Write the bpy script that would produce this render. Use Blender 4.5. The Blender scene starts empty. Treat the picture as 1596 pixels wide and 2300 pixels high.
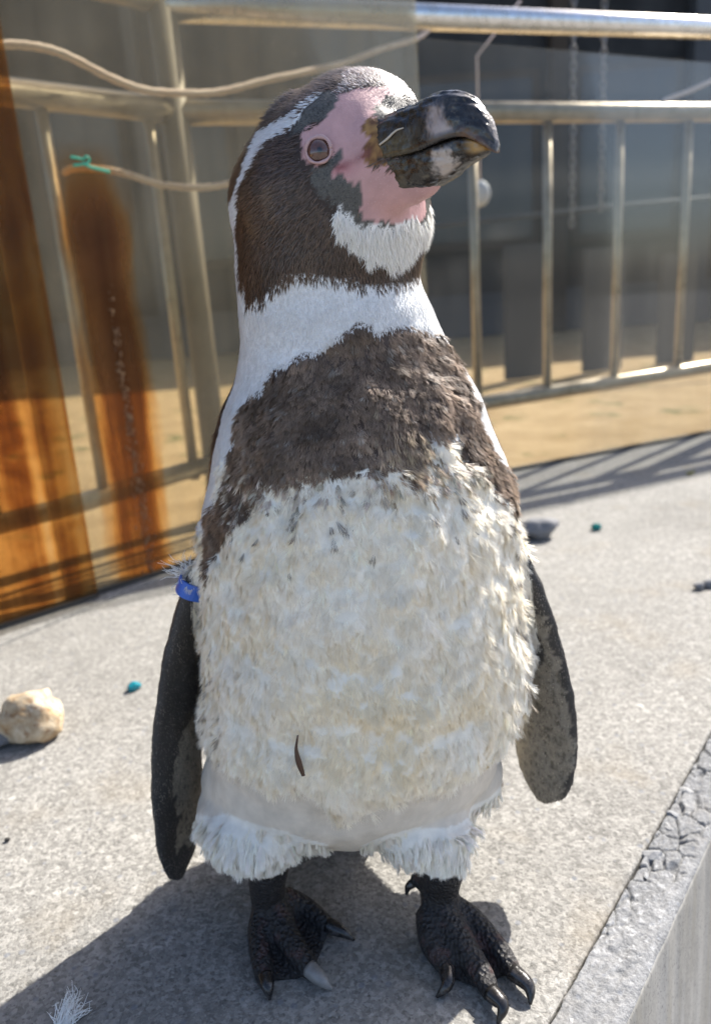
import bpy, bmesh, math, random
import numpy as np
from mathutils import Vector, Matrix, noise as mnoise
from mathutils.bvhtree import BVHTree

random.seed(7)
rng = np.random.default_rng(7)
scene = bpy.context.scene
COL = scene.collection

# ------------------------------------------------------------------ camera
CAM = np.array([0.0, -0.50, 0.48])
PITCH, ROLL = math.radians(15.9), math.radians(4.0)
_f = np.array([0, math.cos(PITCH), -math.sin(PITCH)])
_r0 = np.array([1.0, 0, 0]); _u0 = np.cross(_r0, _f)
_r = math.cos(ROLL) * _r0 - math.sin(ROLL) * _u0
_u = np.cross(_r, _f)
cam_data = bpy.data.cameras.new('camera')
cam_data.sensor_fit = 'VERTICAL'
cam_data.sensor_height = 24.0
cam_data.lens = 24.0 * 1716 / 2300
cam_data.clip_start = 0.01
cam_data.clip_end = 400
cam_data.dof.use_dof = True
cam_data.dof.focus_distance = 0.485
cam_data.dof.aperture_fstop = 3.9
cam = bpy.data.objects.new('camera', cam_data)
COL.objects.link(cam)
M = Matrix.Identity(4)
for i in range(3):
    M[i][0] = _r[i]; M[i][1] = _u[i]; M[i][2] = -_f[i]; M[i][3] = CAM[i]
cam.matrix_world = M
scene.camera = cam

# ------------------------------------------------------------------ light
SUN_AZ = (0.719, 0.695)            # towards the sun, behind the penguin to the right
SUN_EL = math.radians(44)
world = bpy.data.worlds.new('World')
scene.world = world
world.use_nodes = True
wn = world.node_tree.nodes
bg = wn['Background']
sky = wn.new('ShaderNodeTexSky')
sky.sky_type = 'NISHITA'
sky.sun_disc = False
sky.sun_elevation = SUN_EL
sky.sun_rotation = math.atan2(SUN_AZ[0], SUN_AZ[1])
world.node_tree.links.new(sky.outputs[0], bg.inputs[0])
bg.inputs[1].default_value = 0.128
sky.air_density = 0.75
sky.dust_density = 2.0
sky.ozone_density = 0.6
sun_data = bpy.data.lights.new('sun', 'SUN')
sun_data.energy = 5.0
sun_data.angle = math.radians(0.5)
sun_data.color = (1.0, 0.95, 0.87)
sun = bpy.data.objects.new('sun', sun_data)
COL.objects.link(sun)
_l = math.hypot(*SUN_AZ)
SUN_DIR = Vector((SUN_AZ[0] / _l * math.cos(SUN_EL), SUN_AZ[1] / _l * math.cos(SUN_EL), math.sin(SUN_EL)))
sun.rotation_euler = SUN_DIR.to_track_quat('Z', 'Y').to_euler()
sun.location = (2, 3, 5)

scene.view_settings.view_transform = 'Standard'
scene.view_settings.look = 'None'
scene.view_settings.exposure = 1.29
scene.view_settings.gamma = 1.0
scene.view_settings.use_curve_mapping = False
scene.render.engine = 'CYCLES'
scene.cycles.max_bounces = 14
scene.cycles.diffuse_bounces = 10
scene.cycles.transmission_bounces = 10
scene.cycles.transparent_max_bounces = 24
scene.cycles.use_denoising = True
scene.cycles.caustics_reflective = False
scene.cycles.caustics_refractive = False

# ------------------------------------------------------------------ helpers
def setp(o, label=None, cat=None, group=None, kind=None):
    if label: o['label'] = label
    if cat: o['category'] = cat
    if group: o['group'] = group
    if kind: o['kind'] = kind
    return o

def empty(name, loc, label, cat, group=None):
    o = bpy.data.objects.new(name, None)
    o.empty_display_size = 0.05
    COL.objects.link(o)
    o.location = loc
    return setp(o, label, cat, group)

def root_offset(parent):
    v = Vector((0, 0, 0))
    while parent is not None:
        v += parent.location
        parent = parent.parent
    return v

def link_mesh(name, me, mat=None, parent=None, smooth=True):
    """me is given in world coordinates; shifted so that it sits under its parent"""
    o = bpy.data.objects.new(name, me)
    COL.objects.link(o)
    if parent is not None:
        off = root_offset(parent)
        me.transform(Matrix.Translation(-off))
        o.parent = parent
    if mat is not None:
        me.materials.append(mat)
    if smooth:
        me.polygons.foreach_set('use_smooth', np.ones(len(me.polygons), bool))
    return o

def mesh_obj(name, verts, faces, mat=None, parent=None, smooth=True):
    me = bpy.data.meshes.new(name)
    me.from_pydata([tuple(v) for v in verts], [], faces)
    me.update()
    return link_mesh(name, me, mat, parent, smooth)

def bm_obj(name, bm, mat=None, parent=None, smooth=False, bevel=0.0):
    me = bpy.data.meshes.new(name)
    bm.normal_update()
    bm.to_mesh(me); bm.free()
    o = link_mesh(name, me, mat, parent, smooth)
    return o

def nrm(v):
    v = np.asarray(v, float)
    return v / np.linalg.norm(v)

def catmull(pts, n):
    pts = np.asarray(pts, float)
    P = np.vstack([2 * pts[0] - pts[1], pts, 2 * pts[-1] - pts[-2]])
    out = []
    m = len(pts) - 1
    for k in range(n):
        t = k / (n - 1) * m
        i = min(int(t), m - 1); u = t - i
        a, b, c, d = P[i], P[i + 1], P[i + 2], P[i + 3]
        out.append(0.5 * ((2 * b) + (-a + c) * u + (2 * a - 5 * b + 4 * c - d) * u * u + (-a + 3 * b - 3 * c + d) * u ** 3))
    return np.array(out)

def tube_geo(pts, radii, seg=12, n=None, flat=None):
    """closed tapered tube along pts; returns verts, faces. flat = (axis, factor)"""
    pts = np.asarray(pts, float); radii = np.asarray(radii, float)
    if n:
        both = catmull(np.column_stack([pts, radii]), n)
        pts, radii = both[:, :3], np.maximum(both[:, 3], 1e-4)
    V, Fc = [], []
    N = len(pts)
    prev = None
    for i in range(N):
        t = pts[min(i + 1, N - 1)] - pts[max(i - 1, 0)]
        t = nrm(t)
        if prev is None:
            a = np.array([0, 0, 1.0]) if abs(t[2]) < 0.9 else np.array([1.0, 0, 0])
            u = nrm(np.cross(a, t))
        else:
            u = nrm(prev - t * np.dot(prev, t))
        prev = u
        w = np.cross(t, u)
        for k in range(seg):
            th = 2 * math.pi * k / seg
            off = radii[i] * (math.cos(th) * u + math.sin(th) * w)
            if flat is not None:
                ax, fa = flat
                off = off - np.asarray(ax) * np.dot(off, ax) * (1 - fa)
            V.append(pts[i] + off)
    for i in range(N - 1):
        for k in range(seg):
            a = i * seg + k; b = i * seg + (k + 1) % seg
            Fc.append((a, b, b + seg, a + seg))
    Fc.append(tuple(range(seg - 1, -1, -1)))
    Fc.append(tuple((N - 1) * seg + k for k in range(seg)))
    return V, Fc

def merge_geo(parts):
    V, Fc = [], []
    for v, f in parts:
        o = len(V)
        V.extend(v); Fc.extend([tuple(i + o for i in q) for q in f])
    return V, Fc

def ellipsoid_geo(c, r, nu=24, nv=14):
    V, Fc = [], []
    for i in range(1, nv):
        ph = math.pi * i / nv
        for k in range(nu):
            th = 2 * math.pi * k / nu
            V.append(np.array([c[0] + r[0] * math.sin(ph) * math.cos(th), c[1] + r[1] * math.sin(ph) * math.sin(th), c[2] + r[2] * math.cos(ph)]))
    for i in range(nv - 2):
        for k in range(nu):
            a = i * nu + k; b = i * nu + (k + 1) % nu
            Fc.append((a, a + nu, b + nu, b))
    V.append(np.array([c[0], c[1], c[2] + r[2]])); V.append(np.array([c[0], c[1], c[2] - r[2]]))
    t, bt = len(V) - 2, len(V) - 1
    for k in range(nu):
        Fc.append((t, k, (k + 1) % nu))
        a = (nv - 2) * nu
        Fc.append((bt, a + (k + 1) % nu, a + k))
    return V, Fc

class NT:
    """small helper round a material's node tree"""
    def __init__(self, name):
        self.mat = bpy.data.materials.new(name)
        self.mat.use_nodes = True
        self.t = self.mat.node_tree
        self.n = self.t.nodes
        self.bsdf = self.n['Principled BSDF']
        self.out = self.n['Material Output']
        self.tc = self.n.new('ShaderNodeTexCoord')
    def new(self, typ, **kw):
        nd = self.n.new(typ)
        for k, v in kw.items():
            if k in nd.inputs.keys():
                pass
            setattr(nd, k, v)
        return nd
    def link(self, a, b):
        self.t.links.new(a, b)
    def noise(self, scale, detail=4, rough=0.55, vec=None, dist=0.0):
        nd = self.n.new('ShaderNodeTexNoise')
        nd.inputs['Scale'].default_value = scale
        nd.inputs['Detail'].default_value = detail
        nd.inputs['Roughness'].default_value = rough
        nd.inputs['Distortion'].default_value = dist
        self.link(vec if vec is not None else self.tc.outputs['Object'], nd.inputs['Vector'])
        return nd.outputs[0]
    def voronoi(self, scale, feature='F1', vec=None, out='Distance', rand=1.0):
        nd = self.n.new('ShaderNodeTexVoronoi')
        nd.feature = feature
        nd.inputs['Scale'].default_value = scale
        nd.inputs['Randomness'].default_value = rand
        self.link(vec if vec is not None else self.tc.outputs['Object'], nd.inputs['Vector'])
        return nd.outputs[out]
    def ramp(self, src, stops, interp='LINEAR'):
        nd = self.n.new('ShaderNodeValToRGB')
        cr = nd.color_ramp
        cr.interpolation = interp
        while len(cr.elements) > len(stops): cr.elements.remove(cr.elements[-1])
        while len(cr.elements) < len(stops): cr.elements.new(0.5)
        for e, (p, c) in zip(cr.elements, stops):
            e.position = p
            e.color = (c, c, c, 1) if isinstance(c, (int, float)) else (*c, 1)
        self.link(src, nd.inputs[0])
        return nd.outputs[0]
    def mix(self, fac, a, b, mode='MIX'):
        nd = self.n.new('ShaderNodeMix')
        nd.data_type = 'RGBA'
        nd.blend_type = mode
        for s, v in ((nd.inputs[0], fac), (nd.inputs[6], a), (nd.inputs[7], b)):
            if isinstance(v, (int, float)): s.default_value = v if s == nd.inputs[0] else (v, v, v, 1)
            elif isinstance(v, tuple): s.default_value = (*v, 1)
            else: self.link(v, s)
        return nd.outputs[2]
    def math(self, op, a, b=None):
        nd = self.n.new('ShaderNodeMath')
        nd.operation = op
        for s, v in ((nd.inputs[0], a), (nd.inputs[1], b)):
            if v is None: continue
            if isinstance(v, (int, float)): s.default_value = v
            else: self.link(v, s)
        return nd.outputs[0]
    def mapping(self, scale=(1, 1, 1), rot=(0, 0, 0), loc=(0, 0, 0), src=None):
        nd = self.n.new('ShaderNodeMapping')
        nd.inputs['Scale'].default_value = scale
        nd.inputs['Rotation'].default_value = rot
        nd.inputs['Location'].default_value = loc
        self.link(src if src is not None else self.tc.outputs['Object'], nd.inputs[0])
        return nd.outputs[0]
    def attr(self, name):
        nd = self.n.new('ShaderNodeAttribute')
        nd.attribute_name = name
        return nd
    def bump(self, h, strength=0.4, dist=0.002):
        nd = self.n.new('ShaderNodeBump')
        nd.inputs['Strength'].default_value = strength
        nd.inputs['Distance'].default_value = dist
        self.link(h, nd.inputs['Height'])
        self.link(nd.outputs[0], self.bsdf.inputs['Normal'])
        return nd.outputs[0]
    def set(self, color=None, rough=None, metal=None, spec=None):
        b = self.bsdf
        for key, v in (('Base Color', color), ('Roughness', rough), ('Metallic', metal), ('Specular IOR Level', spec)):
            if v is None: continue
            if isinstance(v, tuple): b.inputs[key].default_value = (*v, 1)
            elif isinstance(v, (int, float)): b.inputs[key].default_value = v
            else: self.link(v, b.inputs[key])
        return self
# ------------------------------------------------------------------ materials of the setting
def concrete_mat(name, light, dark, speck=1.0, scale=1.0):
    m = NT(name)
    big = m.noise(3.5 * scale, 5, .6)
    mid = m.noise(38 * scale, 4, .6)
    fine = m.noise(260 * scale, 3, .65)
    grain = m.voronoi(330 * scale, 'F1', out='Color')
    sep = m.new('ShaderNodeSeparateColor'); m.link(grain, sep.inputs[0])
    c = m.mix(m.ramp(big, [(.32, 0), (.68, 1)]), dark, light)
    c = m.mix(m.ramp(mid, [(.40, 0), (.66, .55)]), c, tuple(min(1, x * 1.28) for x in light))
    # sand grains of many tones
    c = m.mix(.48 * speck, c, m.mix(m.ramp(sep.outputs[0], [(0, 0), (1, 1)]), tuple(x * .45 for x in dark), tuple(min(1, x * 1.5) for x in light)))
    c = m.mix(m.ramp(fine, [(.34, .60 * speck), (.44, 0)]), c, tuple(x * .38 for x in dark))
    # small grey pebbles lying flush in the surface, and pale crust
    peb = m.voronoi(105 * scale, 'F1')
    pc = m.voronoi(105 * scale, 'F1', out='Color')
    sp = m.new('ShaderNodeSeparateColor'); m.link(pc, sp.inputs[0])
    isp = m.math('MULTIPLY', m.ramp(peb, [(.20, 1), (.30, 0)]), m.ramp(sp.outputs[0], [(.80, 0), (.82, 1)]))
    c = m.mix(m.math('MULTIPLY', isp, .65), c, (.16, .17, .19))
    crust = m.ramp(m.noise(120 * scale, 5, .7, dist=.6), [(.53, 0), (.61, .8)])
    crust = m.math('MULTIPLY', crust, m.ramp(m.noise(6 * scale, 4, .6, dist=.5), [(.36, .15), (.62, 1)]))
    c = m.mix(crust, c, tuple(min(1, x * 1.65) for x in light))
    stain = m.ramp(m.noise(9 * scale, 3, .55), [(.56, 0), (.74, .35)])
    c = m.mix(stain, c, (.20, .165, .115))
    drop = m.ramp(m.noise(23 * scale, 2, .5, dist=.8), [(.73, 0), (.76, .5)])
    c = m.mix(drop, c, (.50, .49, .46))
    damp = m.ramp(m.noise(1.7 * scale, 4, .6), [(.30, .35), (.42, 0)])
    c = m.mix(damp, c, tuple(x * .62 for x in dark))
    m.set(color=c, rough=.92, spec=.25)
    h = m.math('ADD', m.math('MULTIPLY', fine, .8), m.math('MULTIPLY', mid, .9))
    h = m.math('ADD', h, m.math('MULTIPLY', sep.outputs[1], .35))
    m.bump(h, .75, .0022)
    return m.mat

MAT_LEDGE = concrete_mat('ledge_concrete', (.228, .221, .205), (.170, .164, .151))
MAT_MORTAR = concrete_mat('grey_mortar', (.195, .197, .20), (.125, .128, .132), speck=.45, scale=1.3)

m = NT('yard_sand')
c = m.mix(m.ramp(m.noise(6, 5, .6), [(.35, 0), (.65, 1)]), (.33, .235, .125), (.44, .33, .19))
c = m.mix(m.ramp(m.noise(170, 3, .6), [(.4, .6), (.5, 0)]), c, (.17, .12, .07))
grass = m.ramp(m.noise(5.5, 3, .6), [(.60, 0), (.68, .8)])
c = m.mix(grass, c, (.07, .10, .03))
m.set(color=c, rough=.95, spec=.1); m.bump(m.noise(120, 4, .7), .8, .006)
MAT_SAND = m.mat

m = NT('smooth_render')   # the wet-streaked wall below the ledge
st = m.noise(60, 4, .6, m.mapping((1, 1, .05)))
c = m.mix(m.ramp(st, [(.38, 0), (.62, 1)]), (.24, .232, .21), (.36, .35, .33))
c = m.mix(m.ramp(m.noise(420, 2, .5), [(.33, .8), (.39, 0)]), c, (.10, .10, .10))
m.set(color=c, rough=m.ramp(st, [(.3, .35), (.7, .7)]), spec=.4); m.bump(m.noise(30, 4, .6), .3, .004)
MAT_WALL = m.mat

m = NT('base_earth'); m.set(color=m.mix(m.noise(.4), (.16, .15, .14), (.22, .21, .19)), rough=.95); MAT_BASE = m.mat

m = NT('stainless')
br = m.noise(30, 4, .6)
m.set(color=m.mix(m.ramp(br, [(.35, 0), (.65, 1)]), (.36, .305, .215), (.50, .44, .335)), metal=.72, rough=m.ramp(br, [(.3, .27), (.7, .42)]))
m.bump(m.noise(90, 3, .6), .12, .002)
MAT_STEEL = m.mat
m = NT('weathered_post'); m.set(color=m.mix(m.noise(25, 4, .6), (.17, .15, .12), (.27, .245, .20)), metal=.15, rough=.62, spec=.3); m.bump(m.noise(120, 3), .2, .002); MAT_POST = m.mat
m = NT('polished_stainless')
br = m.noise(45, 5, .65, m.mapping((1, 1, 1)))
m.set(color=m.mix(m.ramp(br, [(.42, 0), (.60, 1)]), (.60, .585, .55), (.78, .77, .75)), metal=.95, rough=m.ramp(br, [(.35, .30), (.7, .14)]))
m.bump(m.noise(60, 3, .6), .15, .002)
MAT_POLISH = m.mat

# ------------------------------------------------------------------ ground, ledge, pool wall
def prism(poly, z0, z1, name, mat, kind='structure', bevel=0.0, parent=None):
    bm = bmesh.new()
    vs = [bm.verts.new((x, y, z1)) for x, y in poly]
    f = bm.faces.new(vs)
    if f.normal.z < 0: f.normal_flip()
    bm.normal_update()
    if f.normal.z < 0: bmesh.ops.reverse_faces(bm, faces=[f])
    r = bmesh.ops.extrude_face_region(bm, geom=[f])
    for v in [g for g in r['geom'] if isinstance(g, bmesh.types.BMVert)]: v.co.z = z0
    bmesh.ops.recalc_face_normals(bm, faces=bm.faces)
    if bevel:
        bmesh.ops.bevel(bm, geom=[e for e in bm.edges if all(v.co.z > z1 - 1e-5 for v in e.verts)], offset=bevel, segments=3, affect='EDGES', profile=.5)
    o = bm_obj(name, bm, mat, parent)
    if kind: o['kind'] = kind
    return o

DL = np.array([.746, .666]); NL = np.array([-.666, .746])          # along / behind the left sheets
DR = np.array([.908, .418]); NR = np.array([-.418, .908])
CORNER = np.array([.203, 1.368])
E0 = np.array([.368, .225]); ED = np.array([.627, .779]); EN = np.array([.779, -.627])   # line where ledge meets mortar strip
J0, J1 = np.array([-.90, .123]), np.array([-.325, .890])          # joint in the concrete along the left sheets
def on_left(t, off=0): return CORNER + DL * t + NL * off
def on_right(t, off=0): return CORNER + DR * t + NR * off

prism([(-60, -60), (60, -60), (60, 60), (-60, 60)], -1.3, -1.0, 'ground', MAT_BASE)
eA, eB = E0 - ED * 2.6, E0 + ED * 2.6
jn = np.array([.800, -.600])          # normal of the joint, towards the ledge
yR1 = on_right(2.05)
ledge_poly = [tuple(eA), tuple(E0 + ED * 2.05), tuple(yR1 + NR * .03), tuple(CORNER + NR * .03), tuple(J1 + jn * .0025), tuple(J0 + jn * .0025), tuple(J0 + jn * .0025 + (J0 - J1) * 1.4), (-1.75, -1.8)]
prism(ledge_poly, -.9, 0.0, 'ledge', MAT_LEDGE, bevel=.003)
prism([tuple(J0 - jn * .0025 + (J0 - J1) * 1.4), tuple(J0 - jn * .0025), tuple(J1 - jn * .0025 + (J1 - J0) * .0), tuple(on_left(-.60, .03)), tuple(on_left(-2.6, .03))], -.9, .0, 'ledge', MAT_LEDGE, bevel=.003)
prism([tuple(J0 - jn * .02 - (J1 - J0) * 1.4), tuple(J1 - jn * .02), tuple(J1 + jn * .02), tuple(J0 + jn * .02 - (J1 - J0) * 1.4)], -.5, -.012, 'joint_filler', MAT_MORTAR)
# the yard beyond the sheets
prism([tuple(on_left(-9, .031)), tuple(CORNER + NL * .031 + DR * .01), tuple(on_right(9, .031)), (40, 45), (-40, 45)], -.4, -.006, 'yard', MAT_SAND)

# mortar strip with the drop to the pool: one mesh, rounded edge
NTOP = 34
def strip_mesh():
    prof = []
    for v in np.linspace(0.0012, .036, NTOP): prof.append((v, 0))
    for a in np.linspace(0, math.pi / 2, 7)[1:]: prof.append((.036 + .007 * math.sin(a), -.007 + .007 * math.cos(a)))
    for z in (-.02, -.05, -.1, -.2, -.4, -.95): prof.append((.043 + (-z) * .03, z))
    V, Fc = [], []
    us = np.concatenate([np.linspace(-1.2, -.50, 40)[:-1], np.linspace(-.50, .10, 400)[:-1], np.linspace(.10, 1.55, 80)])
    for u in us:
        for k, (v, z) in enumerate(prof):
            p = E0 + ED * u + EN * v
            q = Vector((u * 22, v * 40, z * 8))
            w = 1 if k < NTOP else .6
            dz = (.0016 * mnoise.noise(q * 3) + .0010 * mnoise.noise(q * 9)) * w
            dv = .0022 * mnoise.noise(Vector((u * 60, 3, 0))) if k == 0 else .0012 * mnoise.noise(Vector((u * 45, v * 90, 7))) * w
            if k < NTOP:
                # broken stretches: the mortar is split into flat chips with open cracks
                m1 = mnoise.noise(Vector((u * 9, 2.5, 1))) * 1.1 + .42 - v * 22 + (.75 if (-.245 < u < -.195 or -.09 < u < .0) else 0)
                m1 = max(0, min(1, (m1 - max(0, -.26 - u) * 9) * 2.2))
                if m1 > 0:
                    qq = Vector((u * 44 + .4 * mnoise.noise(Vector((u * 80, v * 80, 3))), v * 58, 0))
                    ds, ps = mnoise.voronoi(qq)
                    edge = ds[1] - ds[0]
                    ck = max(0, 1 - edge / .085)
                    hgt = mnoise.noise(ps[0] * 5.3)
                    dz += m1 * (.0014 * hgt - .0050 * ck - .0008)
            V.append((p[0] + EN[0] * dv, p[1] + EN[1] * dv, z + dz + (.001 if k < NTOP else 0) - (.003 if k == 0 else 0)))
    n = len(prof); nu = len(us)
    for i in range(nu - 1):
        for k in range(n - 1):
            a = i * n + k
            Fc.append((a, a + 1, a + n + 1, a + n))
    return V, Fc, n
V, Fc, npf = strip_mesh()
edge = mesh_obj('pool_edge', V, Fc, MAT_MORTAR)
edge.data.materials.append(MAT_WALL)
edge['kind'] = 'structure'
for i, p in enumerate(edge.data.polygons):
    if i % (npf - 1) >= NTOP + 3: p.material_index = 1
edge.data.flip_normals() if edge.data.polygons[0].normal.z < 0 else None

# broken stones set in the strip
m = NT('edge_stone')
oi = m.new('ShaderNodeObjectInfo')
c = m.mix(m.noise(160, 4, .6), m.ramp(oi.outputs['Random'], [(0, (.11, .12, .135)), (.5, (.17, .178, .19)), (1, (.26, .258, .25))]), (.30, .30, .30))
m.set(color=c, rough=.85, spec=.3); m.bump(m.noise(300, 3, .6), .4, .001)
MAT_STONE = m.mat
def stone_mesh(seed, rough=.35, sub=2):
    bm = bmesh.new()
    bmesh.ops.create_icosphere(bm, subdivisions=sub, radius=1)
    for v in bm.verts:
        d = v.co.normalized()
        k = 1 + rough * mnoise.noise(d * 1.3 + Vector((seed * 7.1, 0, 0))) + rough * .5 * mnoise.noise(d * 3.1 + Vector((0, seed * 3.3, 0)))
        v.co = d * k
    me = bpy.data.meshes.new('stone'); bm.to_mesh(me); bm.free()
    me.polygons.foreach_set('use_smooth', np.zeros(len(me.polygons), bool))
    me.materials.append(MAT_STONE)
    return me
stones = [stone_mesh(s, .45, 2) for s in range(6)]
r2 = random.Random(5)
spots = []
tries = 0
while len(spots) < 16 and tries < 4000:
    tries += 1
    u = r2.choice([r2.uniform(-.25, .0), r2.uniform(-.27, .05), r2.uniform(-.46, .5)])
    v = .0065 + abs(r2.gauss(0, .008)) if r2.random() < .75 else r2.uniform(.006, .033)
    if -.245 < u < -.195 or -.06 < u < .0: v = r2.uniform(.006, .036)
    s = r2.choice([r2.uniform(.003, .006), r2.uniform(.005, .0105)])
    if v > .034 or any(math.hypot(u - a, v - b) < (s + d) * .80 for a, b, d in spots): continue
    spots.append((u, v, s))
for u, v, s in spots:
    p = E0 + ED * u + EN * v
    o = bpy.data.objects.new('stone', r2.choice(stones)); COL.objects.link(o)
    o.parent = edge
    o.location = (p[0], p[1], -.0004 - s * .16)
    o.rotation_euler = (r2.uniform(-.2, .2), r2.uniform(-.2, .2), r2.uniform(0, 6.3))
    o.scale = (s * r2.uniform(.9, 1.35), s * r2.uniform(.7, 1.0), s * r2.uniform(.45, .6))

# ------------------------------------------------------------------ building in the shade beyond the yard
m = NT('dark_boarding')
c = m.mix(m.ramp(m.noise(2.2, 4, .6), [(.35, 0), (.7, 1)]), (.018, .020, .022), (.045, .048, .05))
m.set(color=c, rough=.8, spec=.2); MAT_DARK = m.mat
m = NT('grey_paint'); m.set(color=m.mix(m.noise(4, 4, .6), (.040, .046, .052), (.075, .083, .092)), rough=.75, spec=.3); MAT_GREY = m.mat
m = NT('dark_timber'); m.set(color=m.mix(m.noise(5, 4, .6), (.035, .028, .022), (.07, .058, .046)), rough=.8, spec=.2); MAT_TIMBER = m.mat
m = NT('white_paint'); m.set(color=m.mix(m.noise(20), (.55, .58, .60), (.66, .68, .70)), rough=.6); MAT_WHITE = m.mat
m = NT('window_dark_glass'); m.set(color=(.012, .014, .018), rough=.12, spec=.5); MAT_PANE = m.mat

def box_bm(bm, c, s, rz=0.0):
    r = bmesh.ops.create_cube(bm, size=1.0)
    bmesh.ops.scale(bm, vec=s, verts=r['verts'])
    if rz: bmesh.ops.rotate(bm, cent=(0, 0, 0), matrix=Matrix.Rotation(rz, 3, 'Z'), verts=r['verts'])
    bmesh.ops.translate(bm, vec=c, verts=r['verts'])
    return r['verts']
def box(name, c, s, mat, parent=None, rz=0.0, bevel=.0):
    bm = bmesh.new(); box_bm(bm, c, s, rz)
    if bevel: bmesh.ops.bevel(bm, geom=list(bm.edges), offset=bevel, segments=2, affect='EDGES')
    return bm_obj(name, bm, mat, parent)

bld = empty('building', (1.0, 7.2, 0), 'long dark building in deep shade across the yard behind the railings', 'building')
YB = 7.0
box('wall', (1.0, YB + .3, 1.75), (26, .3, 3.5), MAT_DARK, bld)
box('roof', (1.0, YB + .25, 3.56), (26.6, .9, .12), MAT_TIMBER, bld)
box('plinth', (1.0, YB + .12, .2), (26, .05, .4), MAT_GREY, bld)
r3 = random.Random(11)
x = -9.0
k = 0
while x < 12:
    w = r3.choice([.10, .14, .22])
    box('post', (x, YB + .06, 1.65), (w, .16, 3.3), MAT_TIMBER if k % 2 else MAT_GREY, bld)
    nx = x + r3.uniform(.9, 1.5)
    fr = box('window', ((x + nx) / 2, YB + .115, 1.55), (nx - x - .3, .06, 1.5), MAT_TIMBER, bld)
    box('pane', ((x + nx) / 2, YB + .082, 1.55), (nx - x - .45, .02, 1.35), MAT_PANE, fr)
    x = nx; k += 1
# grey boards added in place of pale bands reflected in the right sheet
gb = 'grey boards standing in a row beyond the right railing'
blab = ['tallest grey board, leftmost of the row beyond the right railing', 'second grey board from the left beyond the railing', 'middle grey board of the row beyond the right railing',
        'fourth grey board in the row, shorter than the middle one', 'shortest grey board at the right end of the row']
hb = [.66, .62, .57, .48, .40]
for i in range(5):
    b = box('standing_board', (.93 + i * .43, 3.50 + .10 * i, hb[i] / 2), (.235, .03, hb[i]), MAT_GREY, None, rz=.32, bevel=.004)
    setp(b, blab[i], 'board', gb)

# ------------------------------------------------------------------ acrylic sheets
def sheet_mat(name, dust_col, dust, tint, rust=None):
    m = NT(name)
    n = m.n; n.remove(m.bsdf)
    tr = n.new('ShaderNodeBsdfTransparent'); gl = n.new('ShaderNodeBsdfGlossy')
    gl.inputs['Roughness'].default_value = .03
    lw = n.new('ShaderNodeFresnel'); lw.inputs[0].default_value = 1.45
    df = n.new('ShaderNodeBsdfDiffuse'); tl = n.new('ShaderNodeBsdfTranslucent')
    base_t = tint; dcol = dust_col
    smear = m.noise(2.6, 5, .65, dist=1.2); fine = m.noise(300, 2, .5); streak = m.noise(24, 4, .6, m.mapping((1, 1, .06)))
    dfac = m.math('MULTIPLY', m.ramp(smear, [(.3, .55), (.7, 1.25)]), dust)
    dfac = m.math('MULTIPLY', dfac, m.ramp(streak, [(.3, .75), (.7, 1.25)]))
    spots = m.ramp(m.voronoi(55, 'F1'), [(.05, .5), (.085, 0)])
    sel = m.new('ShaderNodeSeparateColor'); m.link(m.voronoi(55, 'F1', out='Color'), sel.inputs[0])
    spots = m.math('MULTIPLY', spots, m.ramp(sel.outputs[1], [(.86, 0), (.88, 1)]))
    dfac = m.math('ADD', dfac, m.math('MULTIPLY', spots, .6))
    if rust is not None:
        mask = rust(m)                                    # 0..1 how much rust water has run over the sheet
        tcol = m.ramp(mask, [(0, tint), (.25, (.82, .62, .36)), (.5, (.50, .28, .11)), (.8, (.20, .090, .042)), (1, (.08, .036, .02))])
        m.link(tcol, tr.inputs[0])
        dcol = m.ramp(mask, [(0, dust_col), (.3, (.50, .30, .13)), (1, (.30, .12, .05))])
        dfac = m.math('ADD', dfac, m.math('MULTIPLY', mask, .16))
        m.link(dcol, df.inputs[0]); m.link(dcol, tl.inputs[0])
    else:
        tr.inputs[0].default_value = (*tint, 1)
        df.inputs[0].default_value = (*dust_col, 1); tl.inputs[0].default_value = (*dust_col, 1)
    d2 = n.new('ShaderNodeMixShader'); d2.inputs[0].default_value = .55; m.link(df.outputs[0], d2.inputs[1]); m.link(tl.outputs[0], d2.inputs[2])
    a = n.new('ShaderNodeMixShader'); m.link(m.math('MULTIPLY', lw.outputs[0], .18), a.inputs[0]); m.link(tr.outputs[0], a.inputs[1]); m.link(gl.outputs[0], a.inputs[2])
    b = n.new('ShaderNodeMixShader'); m.link(dfac, b.inputs[0]); m.link(a.outputs[0], b.inputs[1]); m.link(d2.outputs[0], b.inputs[2])
    m.link(b.outputs[0], m.out.inputs[0])
    return m.mat

def axis_of(m, comp):
    s = m.new('ShaderNodeSeparateXYZ'); m.link(m.tc.outputs['Object'], s.inputs[0]); return s.outputs[comp]

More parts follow.
